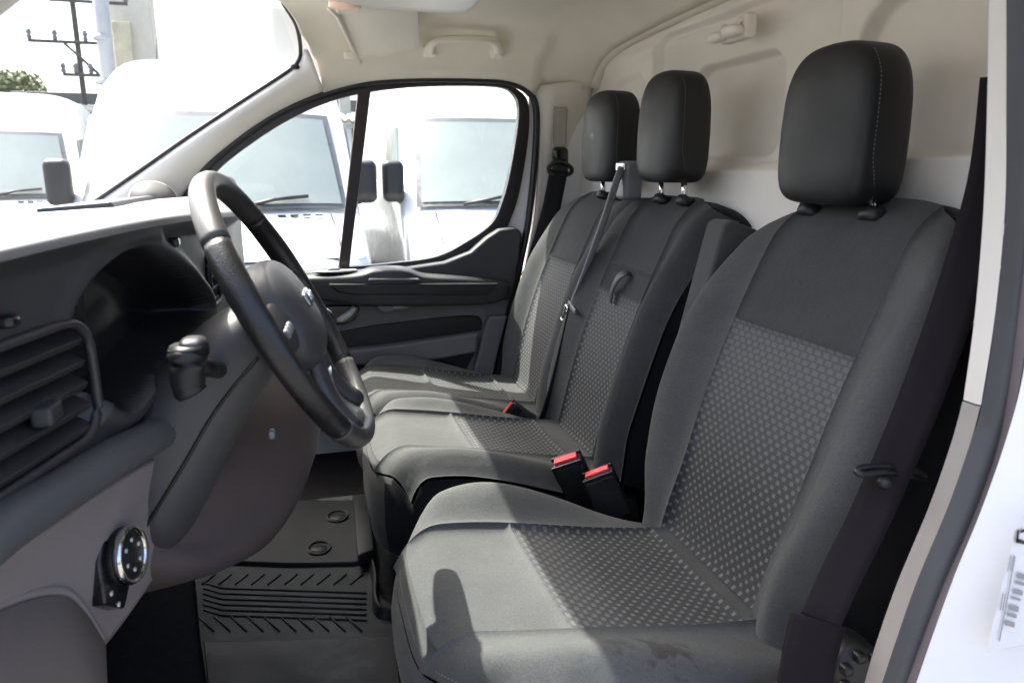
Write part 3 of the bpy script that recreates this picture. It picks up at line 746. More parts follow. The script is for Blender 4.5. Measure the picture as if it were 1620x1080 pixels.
# cushion
SC = cushion_surface(DY-.01, .265, -.705, -.205, .458, .392, .036, .060, .20, .06, 1.6)
cs_ = lambda v: .60-.03*v
FV = .40
seat_patch('front_cushion_panel', SC, lambda v: -cs_(v), cs_, .05, FV, M_FAB, ds, 28, 24, flip=1)
seat_patch('woven_cushion_panel', SC, lambda v: -cs_(v), cs_, FV, .93, M_WEAVEC, ds, 28, 34)
seat_patch('rear_cushion_strip', SC, lambda v: -cs_(v), cs_, .93, 1.08, M_FAB, ds, 24, 14)
seat_patch('cushion_front_roll', SC, lambda v: -cs_(v), cs_, 0, .05, M_FAB, ds, 24, 14, sides='lrt')
seat_patch('cushion_bolster', SC, cs_, 1, 0, 1.08, M_FAB, ds, 20, 44, sides='lr')
STN = SC(-.80, .60)
M_STAIN = stained('scuffed_bolster_fabric', (.074, .0755, .074), [(STN, (.05, .05, .05), .8), (SC(-.78, .48), (.03, .03, .03), .5)])
seat_patch('cushion_bolster', SC, -1, lambda v: -cs_(v), 0, 1.08, M_STAIN, ds, 20, 44, sides='lr')
ring = [p-V((0, 0, .005)) for p in outline(SC, 30)]
shell('cushion_skirt', ring, V((0, 0, -1)), [(0, 0), (.006, .003), (.010, .012), (.009, .03), (.0, .06), (-.03, .075)], M_FAB, ds)
fe = [SC(lerp(.95, -.97, i/30), .012) for i in range(31)]+[SC(-.97, i/40) for i in range(2, 38)]
stitches('stitching', fe, V((0, 0, .001)), ds, .0062, .004, .0006)
# pedestal, side trim, slide bar
prism('seat_base', [(-.66, FZ), (-.62, .34), (-.10, .30), (-.06, FZ)], 'y', DY-.20, DY+.20, M_DARK, ds, .02)
prism('side_trim', [(-.44, .34), (-.38, .395), (-.24, .395), (-.10, .37), (-.08, .22), (-.44, .22)], 'y', DY-.295, DY-.262, mat('seat_side_trim_plastic', (.085, .085, .09), .5, 0, .4, .1, 6, .3, 800), ds, .012)
tube('slide_bar', [at(650, 985, 'z', .31), at(634, 1005, 'z', .30), at(632, 1040, 'z', .29), at(640, 1090, 'z', .29)], .006, M_GLOSSB, ds, 10)
# folded armrest between driver seat and bench
ar = prism('folded_armrest', [(0, 0), (.03, -.02), (.075, -.01), (.095, .02), (.085, .30), (.075, .42), (.065, .432), (-.005, .432), (-.015, .42), (-.005, .2)], 'y', DY+.262, DY+.325, M_FAB, ds, .008)
for v_ in ar.data.vertices:
    p = v_.co.copy(); v_.co = V((-.155+p.x*math.cos(TILT*.85)+p.z*math.sin(TILT*.85), p.y, .52-p.x*math.sin(TILT)+p.z*math.cos(TILT*.85)))

# ---------------- passenger bench
pb = thing('passenger_bench', V((-.42, .33, FZ)), 'double passenger bench with two headrests and woven panels', 'bench seat')
def wm(v): return .93+.07*sstep(0, .4, v)
def make_bench_seat(yc, W, mid):
    S1 = back_surface(yc, W, .635, (-.175, .365), .040, wm, .09, 7, inner=1 if mid else -1, drop=.05)
    sm = lambda v: .118/(W*wm(v))+.0*v
    if mid:
        seat_patch('woven_back_panel', S1, lambda v: -sm(v), sm, .03, .60, M_WEAVE, pb, 26, 40)
        seat_patch('table_latch_panel', S1, lambda v: -sm(v), sm, .60, .70, M_FABD, pb, 22, 16)
        seat_patch('upper_back_panel', S1, lambda v: -sm(v), sm, .70, 1, M_FABD, pb, 22, 24)
    else:
        seat_patch('woven_back_panel', S1, lambda v: -sm(v), sm, .03, .66, M_WEAVE, pb, 26, 40)
        seat_patch('upper_back_panel', S1, lambda v: -sm(v), sm, .66, 1, M_FABD, pb, 22, 24)
    seat_patch('back_bolster', S1, sm, 1, 0, 1, M_FAB, pb, 20, 44, sides='lr')
    seat_patch('back_bolster', S1, -1, lambda v: -sm(v), 0, 1, M_FABD if mid else M_FAB, pb, 20, 44, sides='lr')
    rg = [p-BN*.005 for p in outline(S1, 26)]
    shell('back_shell', rg, -BN, [(0, 0), (.004, .002), (.008, .012), (.008, .06), (.0, .11), (-.02, .12)], M_SIDE, pb)
    stitches('stitching', [S1(-1, i/40)+V((0, .004, 0)) for i in range(41)], BN*.002, pb, .0062, .004, .0006)
    C1 = cushion_surface(yc, W, -.70, -.215, .468, .395, .032, .055, .08)
    cs1 = lambda v: .60
    seat_patch('front_cushion_panel', C1, lambda v: -cs1(v), cs1, .03, .44, M_FAB, pb, 22, 20)
    seat_patch('woven_cushion_panel', C1, lambda v: -cs1(v), cs1, .44, .88, M_WEAVEC, pb, 22, 28)
    seat_patch('rear_cushion_strip', C1, lambda v: -cs1(v), cs1, .88, 1.08, M_FAB, pb, 20, 14)
    seat_patch('cushion_bolster', C1, cs1, 1, 0, 1.08, M_FAB, pb, 18, 40, sides='lr')
    seat_patch('cushion_bolster', C1, -1, lambda v: -cs1(v), 0, 1.08, M_FAB, pb, 18, 40, sides='lr')
    seat_patch('cushion_front_roll', C1, lambda v: -cs1(v), cs1, 0, .03, M_FAB, pb, 20, 14, sides='lrt')
    rg = [p-V((0, 0, .005)) for p in outline(C1, 26)]
    sk = shell('cushion_skirt', rg, V((0, 0, -1)), [(0, 0), (.005, .003), (.008, .012), (.008, .05), (.0, .09), (-.03, .10)], M_FAB, pb)
    sk.data.materials.append(M_SIDE)
    if mid:
        for p_ in sk.data.polygons:
            if p_.normal.y < -.55: p_.material_index = 1
    stitches('stitching', [C1(-.98, i/40) for i in range(0, 40)], V((0, 0, .001)), pb, .0062, .004, .0006)
    return S1, C1
SM, CM = make_bench_seat(.115, .215, True)
SP, CP = make_bench_seat(.545, .232, False)
hm = headrest(pb, .106, .018, 1.114, .098, .115, .053, posts=(-.055, .055), seatz=.968)
hp = headrest(pb, .458, .018, 1.110, .106, .113, .053, posts=(-.055, .055), seatz=.968)
prism('bench_base', [(-.64, FZ), (-.60, .33), (-.10, .30), (-.06, FZ)], 'y', -.02, .74, M_DARK, pb, .02)
for yy in (-.03, .70):
    prism('bench_foot', [(-.66, .20), (-.60, .34), (-.56, .34), (-.60, .20)], 'y', yy-.02, yy+.02, M_GREYPL, pb, .006)
# grey belt outlet at the shoulder of the bench
bo_c = at(985, 283, 'x', -.03)
box('belt_outlet', bo_c+V((.018, 0, -.004)), (.05, .062, .095), M_GREYPL, pb, bevel=.012)
ou = box('outlet_mouth', at(983, 264, 'x', -.036), (.012, .050, .022), M_SILVER, pb, bevel=.005)
# pull strap on the folding table
ps = [SM(-.06, .685)+BN*.006, SM(-.05, .68)+BN*.02, SM(0.0, .655)+BN*.026, SM(.06, .61)+BN*.022, SM(.09, .565)+BN*.012]
ribbon('pull_strap', catmull(ps, 6), V((.2, 1, .3)), .026, .003, M_DASH, pb)

# ================================================================== BELTS
# driver belt
db = thing('driver_seat_belt', at(1400, 1000, 'y', -.80), 'dark driver seat belt running down beside the near door pillar', 'seat belt')
pl = [at(1590, 120, 'y', -.79), at(1567, 290, 'y', -.79), at(1510, 480, 'y', -.79), at(1450, 645, 'y', -.79), at(1408, 745, 'y', -.79), at(1370, 830, 'y', -.795), at(1330, 910, 'y', -.80), at(1296, 985, 'y', -.805)]
wdir = []
pc = catmull(pl, 8)
for i in range(len(pc)):
    t = i/(len(pc)-1); wdir.append(V((.70, -.62, .12)).lerp(V((.7, -.6, .35)), sstep(.55, .95, t)))
ribbon('webbing', pc, wdir, [lerp(.046, .044, i/len(pc)) for i in range(len(pc))], .0022, M_BELTB, db)
gp2 = [at(1356, 746, 'y', -.80), at(1366, 739, 'y', -.795), at(1410, 738, 'y', -.79), at(1450, 745, 'y', -.785), at(1461, 755, 'y', -.78), at(1440, 752, 'y', -.785), at(1400, 746, 'y', -.798), at(1368, 750, 'y', -.803)]
tube('belt_guide_ring', catmull(gp2, 4, True), .0042, M_DARK, db, 8, closed=True)
lathe('guide_button', at(1400, 764, 'y', -.806), V((-.2, -1, .1)), [(.002, .006), (.005, .005), (.008, .0), (.008, -.004)], M_DARK, db, 14)
sl_ = [at(1294, 980, 'y', -.81), at(1280, 1040, 'y', -.815), at(1270, 1100, 'y', -.815)]
ribbon('anchor_sleeve', catmull(sl_, 6), V((1, -.25, .1)), .062, .010, M_BELTB, db)
tube('sleeve_clip', [at(1262, 985, 'y', -.80), at(1247, 1000, 'y', -.80), at(1245, 1020, 'y', -.80), at(1250, 1036, 'y', -.80)], .0025, M_CHROME, db, 8)
# recline knob by the belt anchor
rk = thing('recline_knob', at(1345, 1045, 'y', -.775), 'black ribbed recline knob low beside the driver belt', 'knob')
kc = at(1345, 1050, 'y', -.785)
lathe('knob_body', kc, V((-.1, -1, .1)), [(.02, .02), (.030, .018), (.036, .010), (.038, -.01), (.036, -.03)], M_DARK, rk, 24)
for k in range(7):
    a_ = 2*math.pi*k/7
    squircle('knob_rib', kc+V((.026*math.cos(a_), -.018, .026*math.sin(a_))), .007, .009, .007, .6, .6, M_DARK, rk, None, 12, 8)
# mid belt
mb = thing('middle_seat_belt', CM(.9, .9), 'lap and shoulder belt over the middle of the bench, upper webbing coloured as lit', 'seat belt')
path = [at(984, 264, 'x', -.045), at(976, 285, 'x', -.055), at(955, 350, 'x', -.085), at(930, 420, 'x', -.115), at(908, 478, 'x', -.14)]
ribbon('webbing', catmull(path, 6), V((.75, .7, 0)), .042, .002, M_BELTLIT, mb)
path = [at(906, 482, 'x', -.145), at(893, 540, 'x', -.17), at(878, 600, 'x', -.20), at(864, 645, 'x', -.225), at(855, 668, 'x', -.235)]
ribbon('lower_webbing', catmull(path, 6), V((.75, .7, 0)), .040, .004, M_BELT, mb)
tc0 = at(905, 486, 'x', -.155)
box('tongue_slot', tc0, (.008, .055, .014), M_GREYPL, mb, bevel=.004, rot=Matrix.Rotation(.3, 3, 'X'))
def flat_ring(name, c, ex, ey, w_, h_, r, m, parent):
    pts = []
    for k in range(24):
        a_ = 2*math.pi*k/24; pts.append(c+ex*(w_*math.copysign(abs(math.cos(a_))**.5, math.cos(a_)))+ey*(h_*math.copysign(abs(math.sin(a_))**.5, math.sin(a_))))
    return tube(name, pts, r, m, parent, 6, closed=True)
flat_ring('tongue', at(893, 495, 'x', -.165), V((0, .5, .2)).normalized(), V((-.2, .25, -.8)).normalized(), .010, .020, .0035, M_CHROME, mb)
# outer belt
ob = thing('outer_seat_belt', at(850, 430, 'y', .80), 'black seat belt hanging from the far door pillar', 'seat belt')
ac = at(886, 262, 'y', .825)
box('anchor_body', ac+V((0, -.002, .012)), (.05, .03, .085), M_DARK, ob, bevel=.012)
squircle('anchor_cap', at(886, 244, 'y', .81), .026, .014, .022, .6, .7, M_GLOSSB, ob)
tube('anchor_loop', catmull([at(868, 268, 'y', .81), at(872, 260, 'y', .80), at(886, 256, 'y', .795), at(900, 262, 'y', .80), at(905, 270, 'y', .81), at(898, 276, 'y', .81), at(875, 276, 'y', .81)], 4, True), .007, M_DARK, ob, 8, closed=True)
path = [at(884, 270, 'y', .80), at(872, 330, 'y', .80), at(858, 380, 'y', .80), at(842, 430, 'y', .80), at(826, 480, 'y', .80), at(805, 560, 'y', .80), at(792, 610, 'y', .79)]
ribbon('webbing', catmull(path, 6), V((1, -.5, .1)), .058, .003, M_BELT, ob)
tube('belt_stop', [at(826, 432, 'y', .785), at(836, 440, 'y', .78), at(846, 440, 'y', .78)], .008, M_DARK, ob, 8)
flat_ring('tongue', at(836, 455, 'y', .78), V((1, 0, 0)), V((.2, 0, -1)).normalized(), .014, .022, .0035, M_CHROME, ob)
# buckles
def buckle(c, axis, label, sc=1.0):
    b = thing('seat_belt_buckle', c, label, 'buckle', 'seat belt buckles')
    ax = axis.normalized(); s_ = V((1, -.35, .1)); s_ = (s_-ax*s_.dot(ax)).normalized(); f_ = s_.cross(ax)
    R = Matrix((f_, s_, ax)).transposed()
    box('buckle_body', c-ax*.035*sc, (.030*sc, .050*sc, .075*sc), M_DARK, b, bevel=.006, rot=R)
    box('release_button', c+ax*.004*sc-f_*.002, (.013*sc, .038*sc, .010*sc), M_RED, b, bevel=.002, rot=R)
    box('stalk', c-ax*.10*sc, (.016, .030, .08), M_DARK, b, bevel=.004, rot=R)
    for e_ in (-1, 1):
        box('buckle_cheek', c-ax*.010*sc+f_*e_*.0125*sc, (.005, .050*sc, .034*sc), M_GLOSSB, b, bevel=.002, rot=R)
    return b
buckle(at(897, 731, 'y', -.135), V((-.45, -.10, .9)), 'red-topped buckle at the near rear corner of the middle cushion', 1.3)
buckle(at(947, 752, 'y', -.19), V((-.40, .05, .9)), 'red-topped buckle right beside the driver seat back', 1.3)
buckle(at(806, 648, 'y', .31), V((-.75, .2, .55)), 'red-topped buckle lying between the two bench cushions')

# ================================================================== STEERING WHEEL
WC = at(460, 493, 'y', DY); WU = V((-.466, 0, .885)).normalized(); WN = V((.885, -.085, .466)).normalized(); WY = (V((0, 1, 0))-WN*WN.y).normalized(); WU = (WU-WN*WU.dot(WN)-WY*WU.dot(WY)).normalized()
sw = thing('steering_wheel', WC, 'black leather steering wheel with round airbag hub and silver lower spoke', 'steering wheel')
def wp(a_, r, h=0): return WC+(WY*math.cos(a_)+WU*math.sin(a_))*r+WN*h
RR = .181
def rim_arc(name, a0, a1, m, r0=.0132, n=40, closed=False):
    rows = []
    for i in range(n+(0 if closed else 1)):
        a_ = lerp(a0, a1, i/n); c_ = wp(a_, RR); e = (c_-WC).normalized()
        th = r0*(1+.10*math.exp(-((math.sin(a_)-.35)/.25)**2))
        rows.append([c_+e*math.cos(2*math.pi*k/16)*th*.92+WN*math.sin(2*math.pi*k/16)*th*1.12 for k in range(16)])
    return loft(name, rows, m, sw, closed_u=True, closed_v=closed, caps=not closed)
d = math.radians
rim_arc('rim_grip', d(-42), d(40), M_LEATH); rim_arc('rim_grip', d(140), d(222), M_LEATH)
rim_arc('rim_top', d(41), d(139), M_LEATHLIT, .0136); rim_arc('rim_bottom', d(223), d(317), M_LEATHLIT, .0134)
for a_ in (40.5, 139.5, 222.5, 317.5):
    rim_arc('rim_joint', d(a_-.5), d(a_+.5), M_DARK, .0128, 2)
# hub pad
hub = squircle('airbag_cover', WC-WN*.012, .078, .072, .040, .75, .72, M_DASH, sw, Matrix((WY, WU, WN)).transposed(), 40, 24, lambda p: V((p.x*(1-.12*(p.y/.072) if p.y < 0 else 1), p.y, p.z)))
em = squircle('emblem', WC+WN*.0285+WU*.006, .024, .011, .0032, .9, .5, M_SILVER, sw, Matrix((WY, WU, WN)).transposed(), 28, 10)
squircle('emblem_field', WC+WN*.0300+WU*.006, .020, .0085, .0025, .9, .5, mat('emblem_blue', (.05, .08, .16), .25), em, Matrix((WY, WU, WN)).transposed(), 28, 10)
sc_ = []
for k in range(40):
    t = k/39; sc_.append(WC+WN*.0327+WU*(.006+.0045*math.sin(t*17)*(1-.4*t))+WY*lerp(.015, -.015, t))
tube('emblem_script', sc_, .0009, M_CHROME, em, 6)
def spoke(name, a_, w0, w1, m, inner=.055, outer=.170, h0=.004, h1=0, th=.014):
    e = (WY*math.cos(a_)+WU*math.sin(a_)); s_ = WN.cross(e)
    rows = []
    for k in range(9):
        t = k/8; c_ = WC+e*lerp(inner, outer, t)+WN*(lerp(h0, h1, t)-.012*math.sin(math.pi*t)); w_ = lerp(w0, w1, t)+.010*abs(t-.5)
        rows.append([c_+s_*w_*math.cos(q)+WN*th*math.sin(q)*.8 for q in [2*math.pi*j/14 for j in range(14)]])
    return loft(name, rows, m, sw, closed_u=True, caps=True)
spoke('spoke', d(0), .030, .024, M_DASH); spoke('spoke', d(180), .030, .024, M_DASH)
spoke('spoke', d(250), .020, .014, M_DASH); spoke('spoke', d(290), .020, .014, M_DASH)
sp = spoke('spoke_trim', d(270), .024, .034, M_SILVER, .090, .168, -.004, 0, .010)
for sg in (0, 180):
    for k in range(3):
        squircle('wheel_button', wp(d(sg), .095+.016*k, .008), .006, .006, .003, .6, .6, M_GREYPL, sw, Matrix((WY, WU, WN)).transposed(), 14, 8)
# ================================================================== STEERING COLUMN
co = thing('steering_column', WC-WN*.25, 'dark steering column shroud behind the wheel with control stalks', 'steering column')
rows = []
secs = [(.030, .046, .040, .0), (.050, .060, .048, -.006), (.085, .070, .057, -.015), (.13, .082, .066, -.032), (.18, .092, .076, -.058), (.24, .098, .086, -.088), (.30, .10, .09, -.12)]
for dd, ry, ru, du in secs:
    c_ = WC-WN*dd+WU*du
    rows.append([c_+WY*ry*math.copysign(abs(math.cos(q))**.75, math.cos(q))+WU*ru*math.copysign(abs(math.sin(q))**.75, math.sin(q)) for q in [2*math.pi*j/36 for j in range(36)]])
loft('column_shroud', rows, M_SHROUD, co, closed_u=True, caps=True, subsurf=1)
# join line of the two shroud halves
jl = []
for dd, ry, ru, du in secs[1:]: jl.append(WC-WN*dd+WU*(du-.3*ru)-WY*ry*.985)
tube('shroud_seam', catmull(jl, 4), .0022, M_DARK, co, 6)
# stalk lever
stb = at(318, 560, 'y', -.575); ste = at(297, 556, 'y', -.70); sb2 = at(298, 612, 'y', -.70)
tube('stalk_arm', [at(345, 585, 'y', -.56), at(310, 578, 'y', -.66)], .010, M_DARK, co, 12)
loft('stalk_grip', tube_rows(catmull([at(296, 545, 'y', -.685), at(297, 556, 'y', -.685), at(296, 580, 'y', -.69), at(298, 605, 'y', -.69), at(301, 618, 'y', -.69), at(304, 624, 'y', -.69)], 4), [.004]+[.017]*2+[.0185]*4+[.0165]*6+[.0155]*5+[.014]*2+[.006], 14), M_DARK, co, closed_u=True, caps=True)
squircle('stalk_knob', at(307, 552, 'y', -.675), .014, .018, .013, .7, .7, M_DARK, co)
tube('wiper_stalk', [WC-WN*.09+WY*.05, WC-WN*.085+WY*.13+WU*.01, WC-WN*.08+WY*.19+WU*.02], .009, M_DARK, co, 10)
squircle('column_lever', at(430, 686, 'y', -.52), .004, .006, .006, .5, .5, M_GREYPL, co)
# ================================================================== DASHBOARD
dash = thing('dashboard', V((-1.15, 0, .6)), 'dark dashboard with instrument binnacle, air vents and taupe lower panels', 'dashboard')
def rb2(y, z, cy, cz, hy, hz, r): return rbox(y, z, cy, cz, hy, hz, r)
def fas_base(y, z=.85):
    return -1.085+.140*sstep(-1.0, -.24, y)+.012*sstep(-.3, 0, y)-.06*sstep(.22, .40, y)
def onfas(px, py, off=0.0):
    x = -1.0
    for _ in range(8): p = at(px, py, 'x', x); x = x+.6*(fas_base(p.y)+off-x)
    return at(px, py, 'x', x)
def sdpoly(y, z, P):
    d = 1e9; s_ = 1; n = len(P)
    for i in range(n):
        ax, az = P[i]; bx, bz = P[i-1]; ex, ez = bx-ax, bz-az; wx, wz = y-ax, z-az
        t = max(0, min(1, (wx*ex+wz*ez)/(ex*ex+ez*ez))); qx, qz = wx-ex*t, wz-ez*t
        d = min(d, qx*qx+qz*qz)
        c1, c2, c3 = z >= az, z < bz, ex*wz > ez*wx
        if (c1 and c2 and c3) or (not c1 and not c2 and not c3): s_ = -s_
    return s_*math.sqrt(d)
CLP = [onfas(*p) for p in ((110, 515), (125, 460), (150, 425), (185, 400), (225, 392), (262, 410), (297, 440), (326, 480), (322, 505), (290, 540), (240, 600), (200, 648), (168, 640), (138, 585))]
CL = [(p.y, p.z) for p in catmull(CLP, 3, True)]
VC = onfas(52, 640); CV = onfas(338, 440)
VHY, VHZ = .098, .060
LEDGE = [onfas(-60, 885, .012), onfas(0, 838, .012), onfas(60, 800, .012), onfas(120, 762, .012), onfas(190, 718, .012), onfas(250, 684, .012)]
def ledge_z(y):
    c = LEDGE
    for a_, b2 in zip(c, c[1:]):
        if a_.y <= y <= b2.y: return lerp(a_.z, b2.z, (y-a_.y)/(b2.y-a_.y))
    return c[0].z if y < c[0].y else c[-1].z
def fas_x(y, z):
    x = fas_base(y)
    if -.95 < y < .1:
        cl = sdpoly(y, z, CL)
        x += .012*math.exp(-(max(0, abs(cl-.006)-.004)/.010)**2)*sstep(-.74, -.60, y)
        x -= .075*sstep(.004, -.014, cl)
    x -= .030*sstep(.004, -.004, rbox(y, z, VC.y, VC.z, VHY, VHZ, .04))
    x -= .030*sstep(.004, -.004, rbox(y, z, CV.y, CV.z, .050, .040, .02))
    za = .952+.014*math.exp(-((y+.5)/.30)**2); x += .022*sstep(za-.027, za, z)
    return x
rows = []; sd = []
for i in range(121):
    rows.append([]); sd.append([])
    for j in range(261):
        y = lerp(-.97, .80, (j/260)**1.25); z = lerp(ledge_z(y)-.004, .953+.014*math.exp(-((y+.5)/.30)**2), i/120)
        rows[-1].append(V((fas_x(y, z), y, z))); sd[-1].append(sdpoly(y, z, CL) if y < .1 else 1)
def sub_grid(name, keep, m):
    ids, v_, f2 = {}, [], []
    for i in range(120):
        for j in range(260):
            if keep(i, j):
                f_ = []
                for key in ((i, j), (i, j+1), (i+1, j+1), (i+1, j)):
                    if key not in ids: ids[key] = len(v_); v_.append(rows[key[0]][key[1]])
                    f_.append(ids[key])
                f2.append(tuple(f_))
    return mesh(name, v_, f2, m, dash)
inside = lambda i, j: max(sd[i][j], sd[i+1][j], sd[i][j+1], sd[i+1][j+1]) < .001
centre = lambda i, j: -.335+.35*(.952-rows[i][j].z) < rows[i][j].y < .25
sub_grid('fascia', lambda i, j: not inside(i, j) and not centre(i, j) and rows[i][j].y < 0, M_DASH)
sub_grid('passenger_fascia', lambda i, j: not centre(i, j) and rows[i][j].y > 0, M_DASH)
sub_grid('binnacle_lining', inside, mat('matt_black_lining', (.020, .0195, .022), .38, 0, .4, .1, 6, .1, 700))
sub_grid('centre_fascia', lambda i, j: centre(i, j) and not inside(i, j), mat('silver_grey_fascia', (.13, .135, .14), .4, 0, .5, .08, 6, .2, 800))
ids, lv_, lf_ = {}, [], []
for i in range(120):
    for j in range(260):
        q_ = ((i, j), (i, j+1), (i+1, j+1), (i+1, j))
        if all(sd[a_][b2] < -.011 for a_, b2 in q_):
            f_ = []
            for key in q_:
                if key not in ids:
                    p = rows[key[0]][key[1]]; ids[key] = len(lv_); lv_.append(V((fas_base(p.y)-.072+.006*math.sin((p.y+.8)*5), p.y, p.z)))
                f_.append(ids[key])
            lf_.append(tuple(f_))
mesh('instrument_lens', lv_, lf_, M_DISP, dash)
# dash top with brow
rows = []
for i in range(61):
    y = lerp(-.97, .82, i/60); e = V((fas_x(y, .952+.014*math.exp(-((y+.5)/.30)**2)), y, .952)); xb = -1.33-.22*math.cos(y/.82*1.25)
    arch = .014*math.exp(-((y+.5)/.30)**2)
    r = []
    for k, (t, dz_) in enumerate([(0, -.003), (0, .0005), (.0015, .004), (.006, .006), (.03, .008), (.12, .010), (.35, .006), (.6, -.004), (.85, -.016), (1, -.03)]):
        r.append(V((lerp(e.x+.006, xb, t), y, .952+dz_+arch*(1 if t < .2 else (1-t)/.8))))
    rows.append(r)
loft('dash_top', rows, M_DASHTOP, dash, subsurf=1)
# passenger-side top tray lip
prism('top_tray_lip', [(-1.30, .955), (-1.17, .966), (-1.16, .952), (-1.30, .945)], 'y', .18, .62, M_DASH, dash, .004)
# instrument glass and gauges
for gy in (-.68, -.50):
    gc = V((fas_base(gy)-.066, gy, .862)); flat_ring('gauge_ring', gc, V((0, 1, 0)), V((0, 0, 1)), .040, .040, .0008, M_DARK, dash)
# vents
M_SLAT = mat('vent_slat_plastic', (.030, .029, .030), .5)
def vent(cy, cz, hy, hz, nslat, ringm, th=.0080):
    k_ = (fas_base(cy+.03)-fas_base(cy-.03))/.06; RZ = Matrix.Rotation(-math.atan(k_), 3, 'Z'); xo = fas_base(cy)
    rr_ = min(hy, hz)*.62; v = []
    for cx_, cz_, a0 in ((1, 1, 0), (-1, 1, 90), (-1, -1, 180), (1, -1, 270)):
        for k in range(9):
            a_ = math.radians(a0+90*k/8); y_ = cx_*(hy-rr_)+rr_*math.cos(a_)
            v.append(V((xo+.001+k_*y_, cy+y_, cz+cz_*(hz-rr_)+rr_*math.sin(a_))))
    v = resample(v+[v[0]], 73)[:-1]
    tube('vent_ring', v, .0048, ringm, dash, 10, closed=True)
    for k in range(nslat):
        z = cz-hz+2*hz*(k+.7)/(nslat+.4)
        box('vent_slat', (xo-.016, cy, z), (.034, hy*1.9, th), M_SLAT, dash, bevel=.0015, rot=RZ@Matrix.Rotation(.5, 3, 'Y'))
    for k in range(3):
        box('vent_vane', (xo-.030+k_*hy*(k-1)*.55, cy+hy*(k-1)*.55, cz), (.012, .003, hz*1.8), M_DARK, dash, bevel=0)
vent(VC.y, VC.z, VHY, VHZ, 5, mat('vent_ring_taupe', (.045, .041, .043), .4))
box('vent_knob', (fas_base(VC.y)+.006, VC.y+.012, VC.z-.012), (.018, .034, .018), M_DASH, dash, bevel=.004)
vent(CV.y, CV.z, .048, .038, 4, M_DARK, .006)
box('vent_shut_lever', onfas(276, 383, .006), (.012, .018, .012), M_GLOSSB, dash, bevel=.003)
# ledge under the vent
lc = catmull(LEDGE, 6)
rows = tube_rows(lc, .025, 14, flat=.8); loft('ledge', rows, mat('ledge_plastic', (.085, .088, .09), .5, 0, .5, .08, 6, .3, 900), dash, closed_u=True, caps=True, subsurf=1)
# lower taupe panel
def lrow(top, mids, bot): return [top]+mids+[bot]
T1 = [onfas(-70, 905), onfas(0, 862), onfas(60, 825), onfas(120, 788), onfas(190, 745), onfas(248, 715)]
T2 = [onfas(-70, 960, -.012), onfas(0, 925, -.012), onfas(60, 885, -.012), onfas(130, 845, -.012), onfas(200, 800, -.012), onfas(252, 770, -.012)]
T3 = [onfas(-70, 1010, -.02), onfas(0, 985, -.02), onfas(80, 950, -.02), onfas(150, 925, -.02), onfas(215, 880, -.02), onfas(256, 832, -.02)]
T4 = [onfas(-70, 1150, -.03), onfas(0, 1120, -.03), onfas(85, 1085, -.03), onfas(160, 1005, -.03), onfas(222, 920, -.03), onfas(250, 870, -.03)]
rows = []
for i in range(31):
    k = i/30
    col = [catmull(T, 6)[i] for T in (T1, T2, T3, T4)]
    rows.append(catmull(col, 6))
lp = loft('lower_panel', rows, M_TAUPE, dash, solid=.012)
# pocket panel and its edge at the bottom left
pk = [onfas(-30, 965, -.008), onfas(40, 940, -.008), onfas(95, 935, -.008), onfas(125, 960, -.008), onfas(145, 990, -.010), onfas(158, 1012, -.012)]
tube('pocket_edge', catmull(pk, 6), .006, M_TAUPE, dash, 10)
rows = [[p+V((.000, -.002, -.004)), p+V((-.004, -.012, -.09)), p+V((-.02, -.02, -.22))] for p in catmull(pk, 6)]
loft('side_pocket_panel', rows, mat('warm_taupe_plastic', (.17, .145, .13), .6, 0, .4, .08, 5, .3, 900), dash, solid=.006)
# headlamp switch
SWC = onfas(182, 880, -.004); SN = V((1, -.22, .10)).normalized(); su = SN.cross(V((0, 0, 1))).normalized(); sv_ = su.cross(SN)
if su.y < 0: su = -su
dm = [(-.036, -.028), (-.026, .022), (-.002, .058), (.016, .044), (.030, -.006), (.012, -.052), (-.018, -.062)]
pts3 = [SWC+su*a_+sv_*b2 for a_, b2 in [(p[0]*.95, p[1]*.88) for p in [(-.045, -.035), (-.038, .016), (-.006, .052), (.014, .050), (.034, .010), (.020, -.036), (-.012, -.064)]]]
vv = [p+SN*.004 for p in pts3]+[p-SN*.02 for p in pts3]; n = len(pts3)
mesh('switch_plate', vv, [tuple(range(n)), tuple(range(2*n-1, n-1, -1))]+[(i, (i+1) % n, n+(i+1) % n, n+i) for i in range(n)], M_GLOSSB, dash, bevel=.003)
kb = lathe('headlamp_switch', SWC+SN*.004, SN, [(.004, .0), (.030, .0), (.030, .006), (.028, .012), (.026, .015), (.004, .015)], M_DARK, dash, 36)
lathe('switch_bezel', SWC+SN*.018, SN, [(.0255, -.006), (.0305, -.006), (.0315, .0), (.0295, .004), (.0255, .002)], M_CHROME, kb, 36, ring=True)
for k in range(6):
    a_ = 2*math.pi*k/6+.3
    box('switch_mark', SWC+SN*.0195+(su*math.cos(a_)+sv_*math.sin(a_))*.016, (.002, .0035, .0035), M_WHITEP, kb, bevel=0)
for off_ in ((-.030, -.026), (-.022, -.044)):
    box('switch_icon', SWC+SN*.0045+su*off_[0]+sv_*off_[1], (.002, .004, .004), M_WHITEP, dash, bevel=0)
# key light on the fascia left of the cluster
squircle('fascia_button', onfas(8, 508, .002), .010, .010, .006, .6, .6, M_GLOSSB, dash)
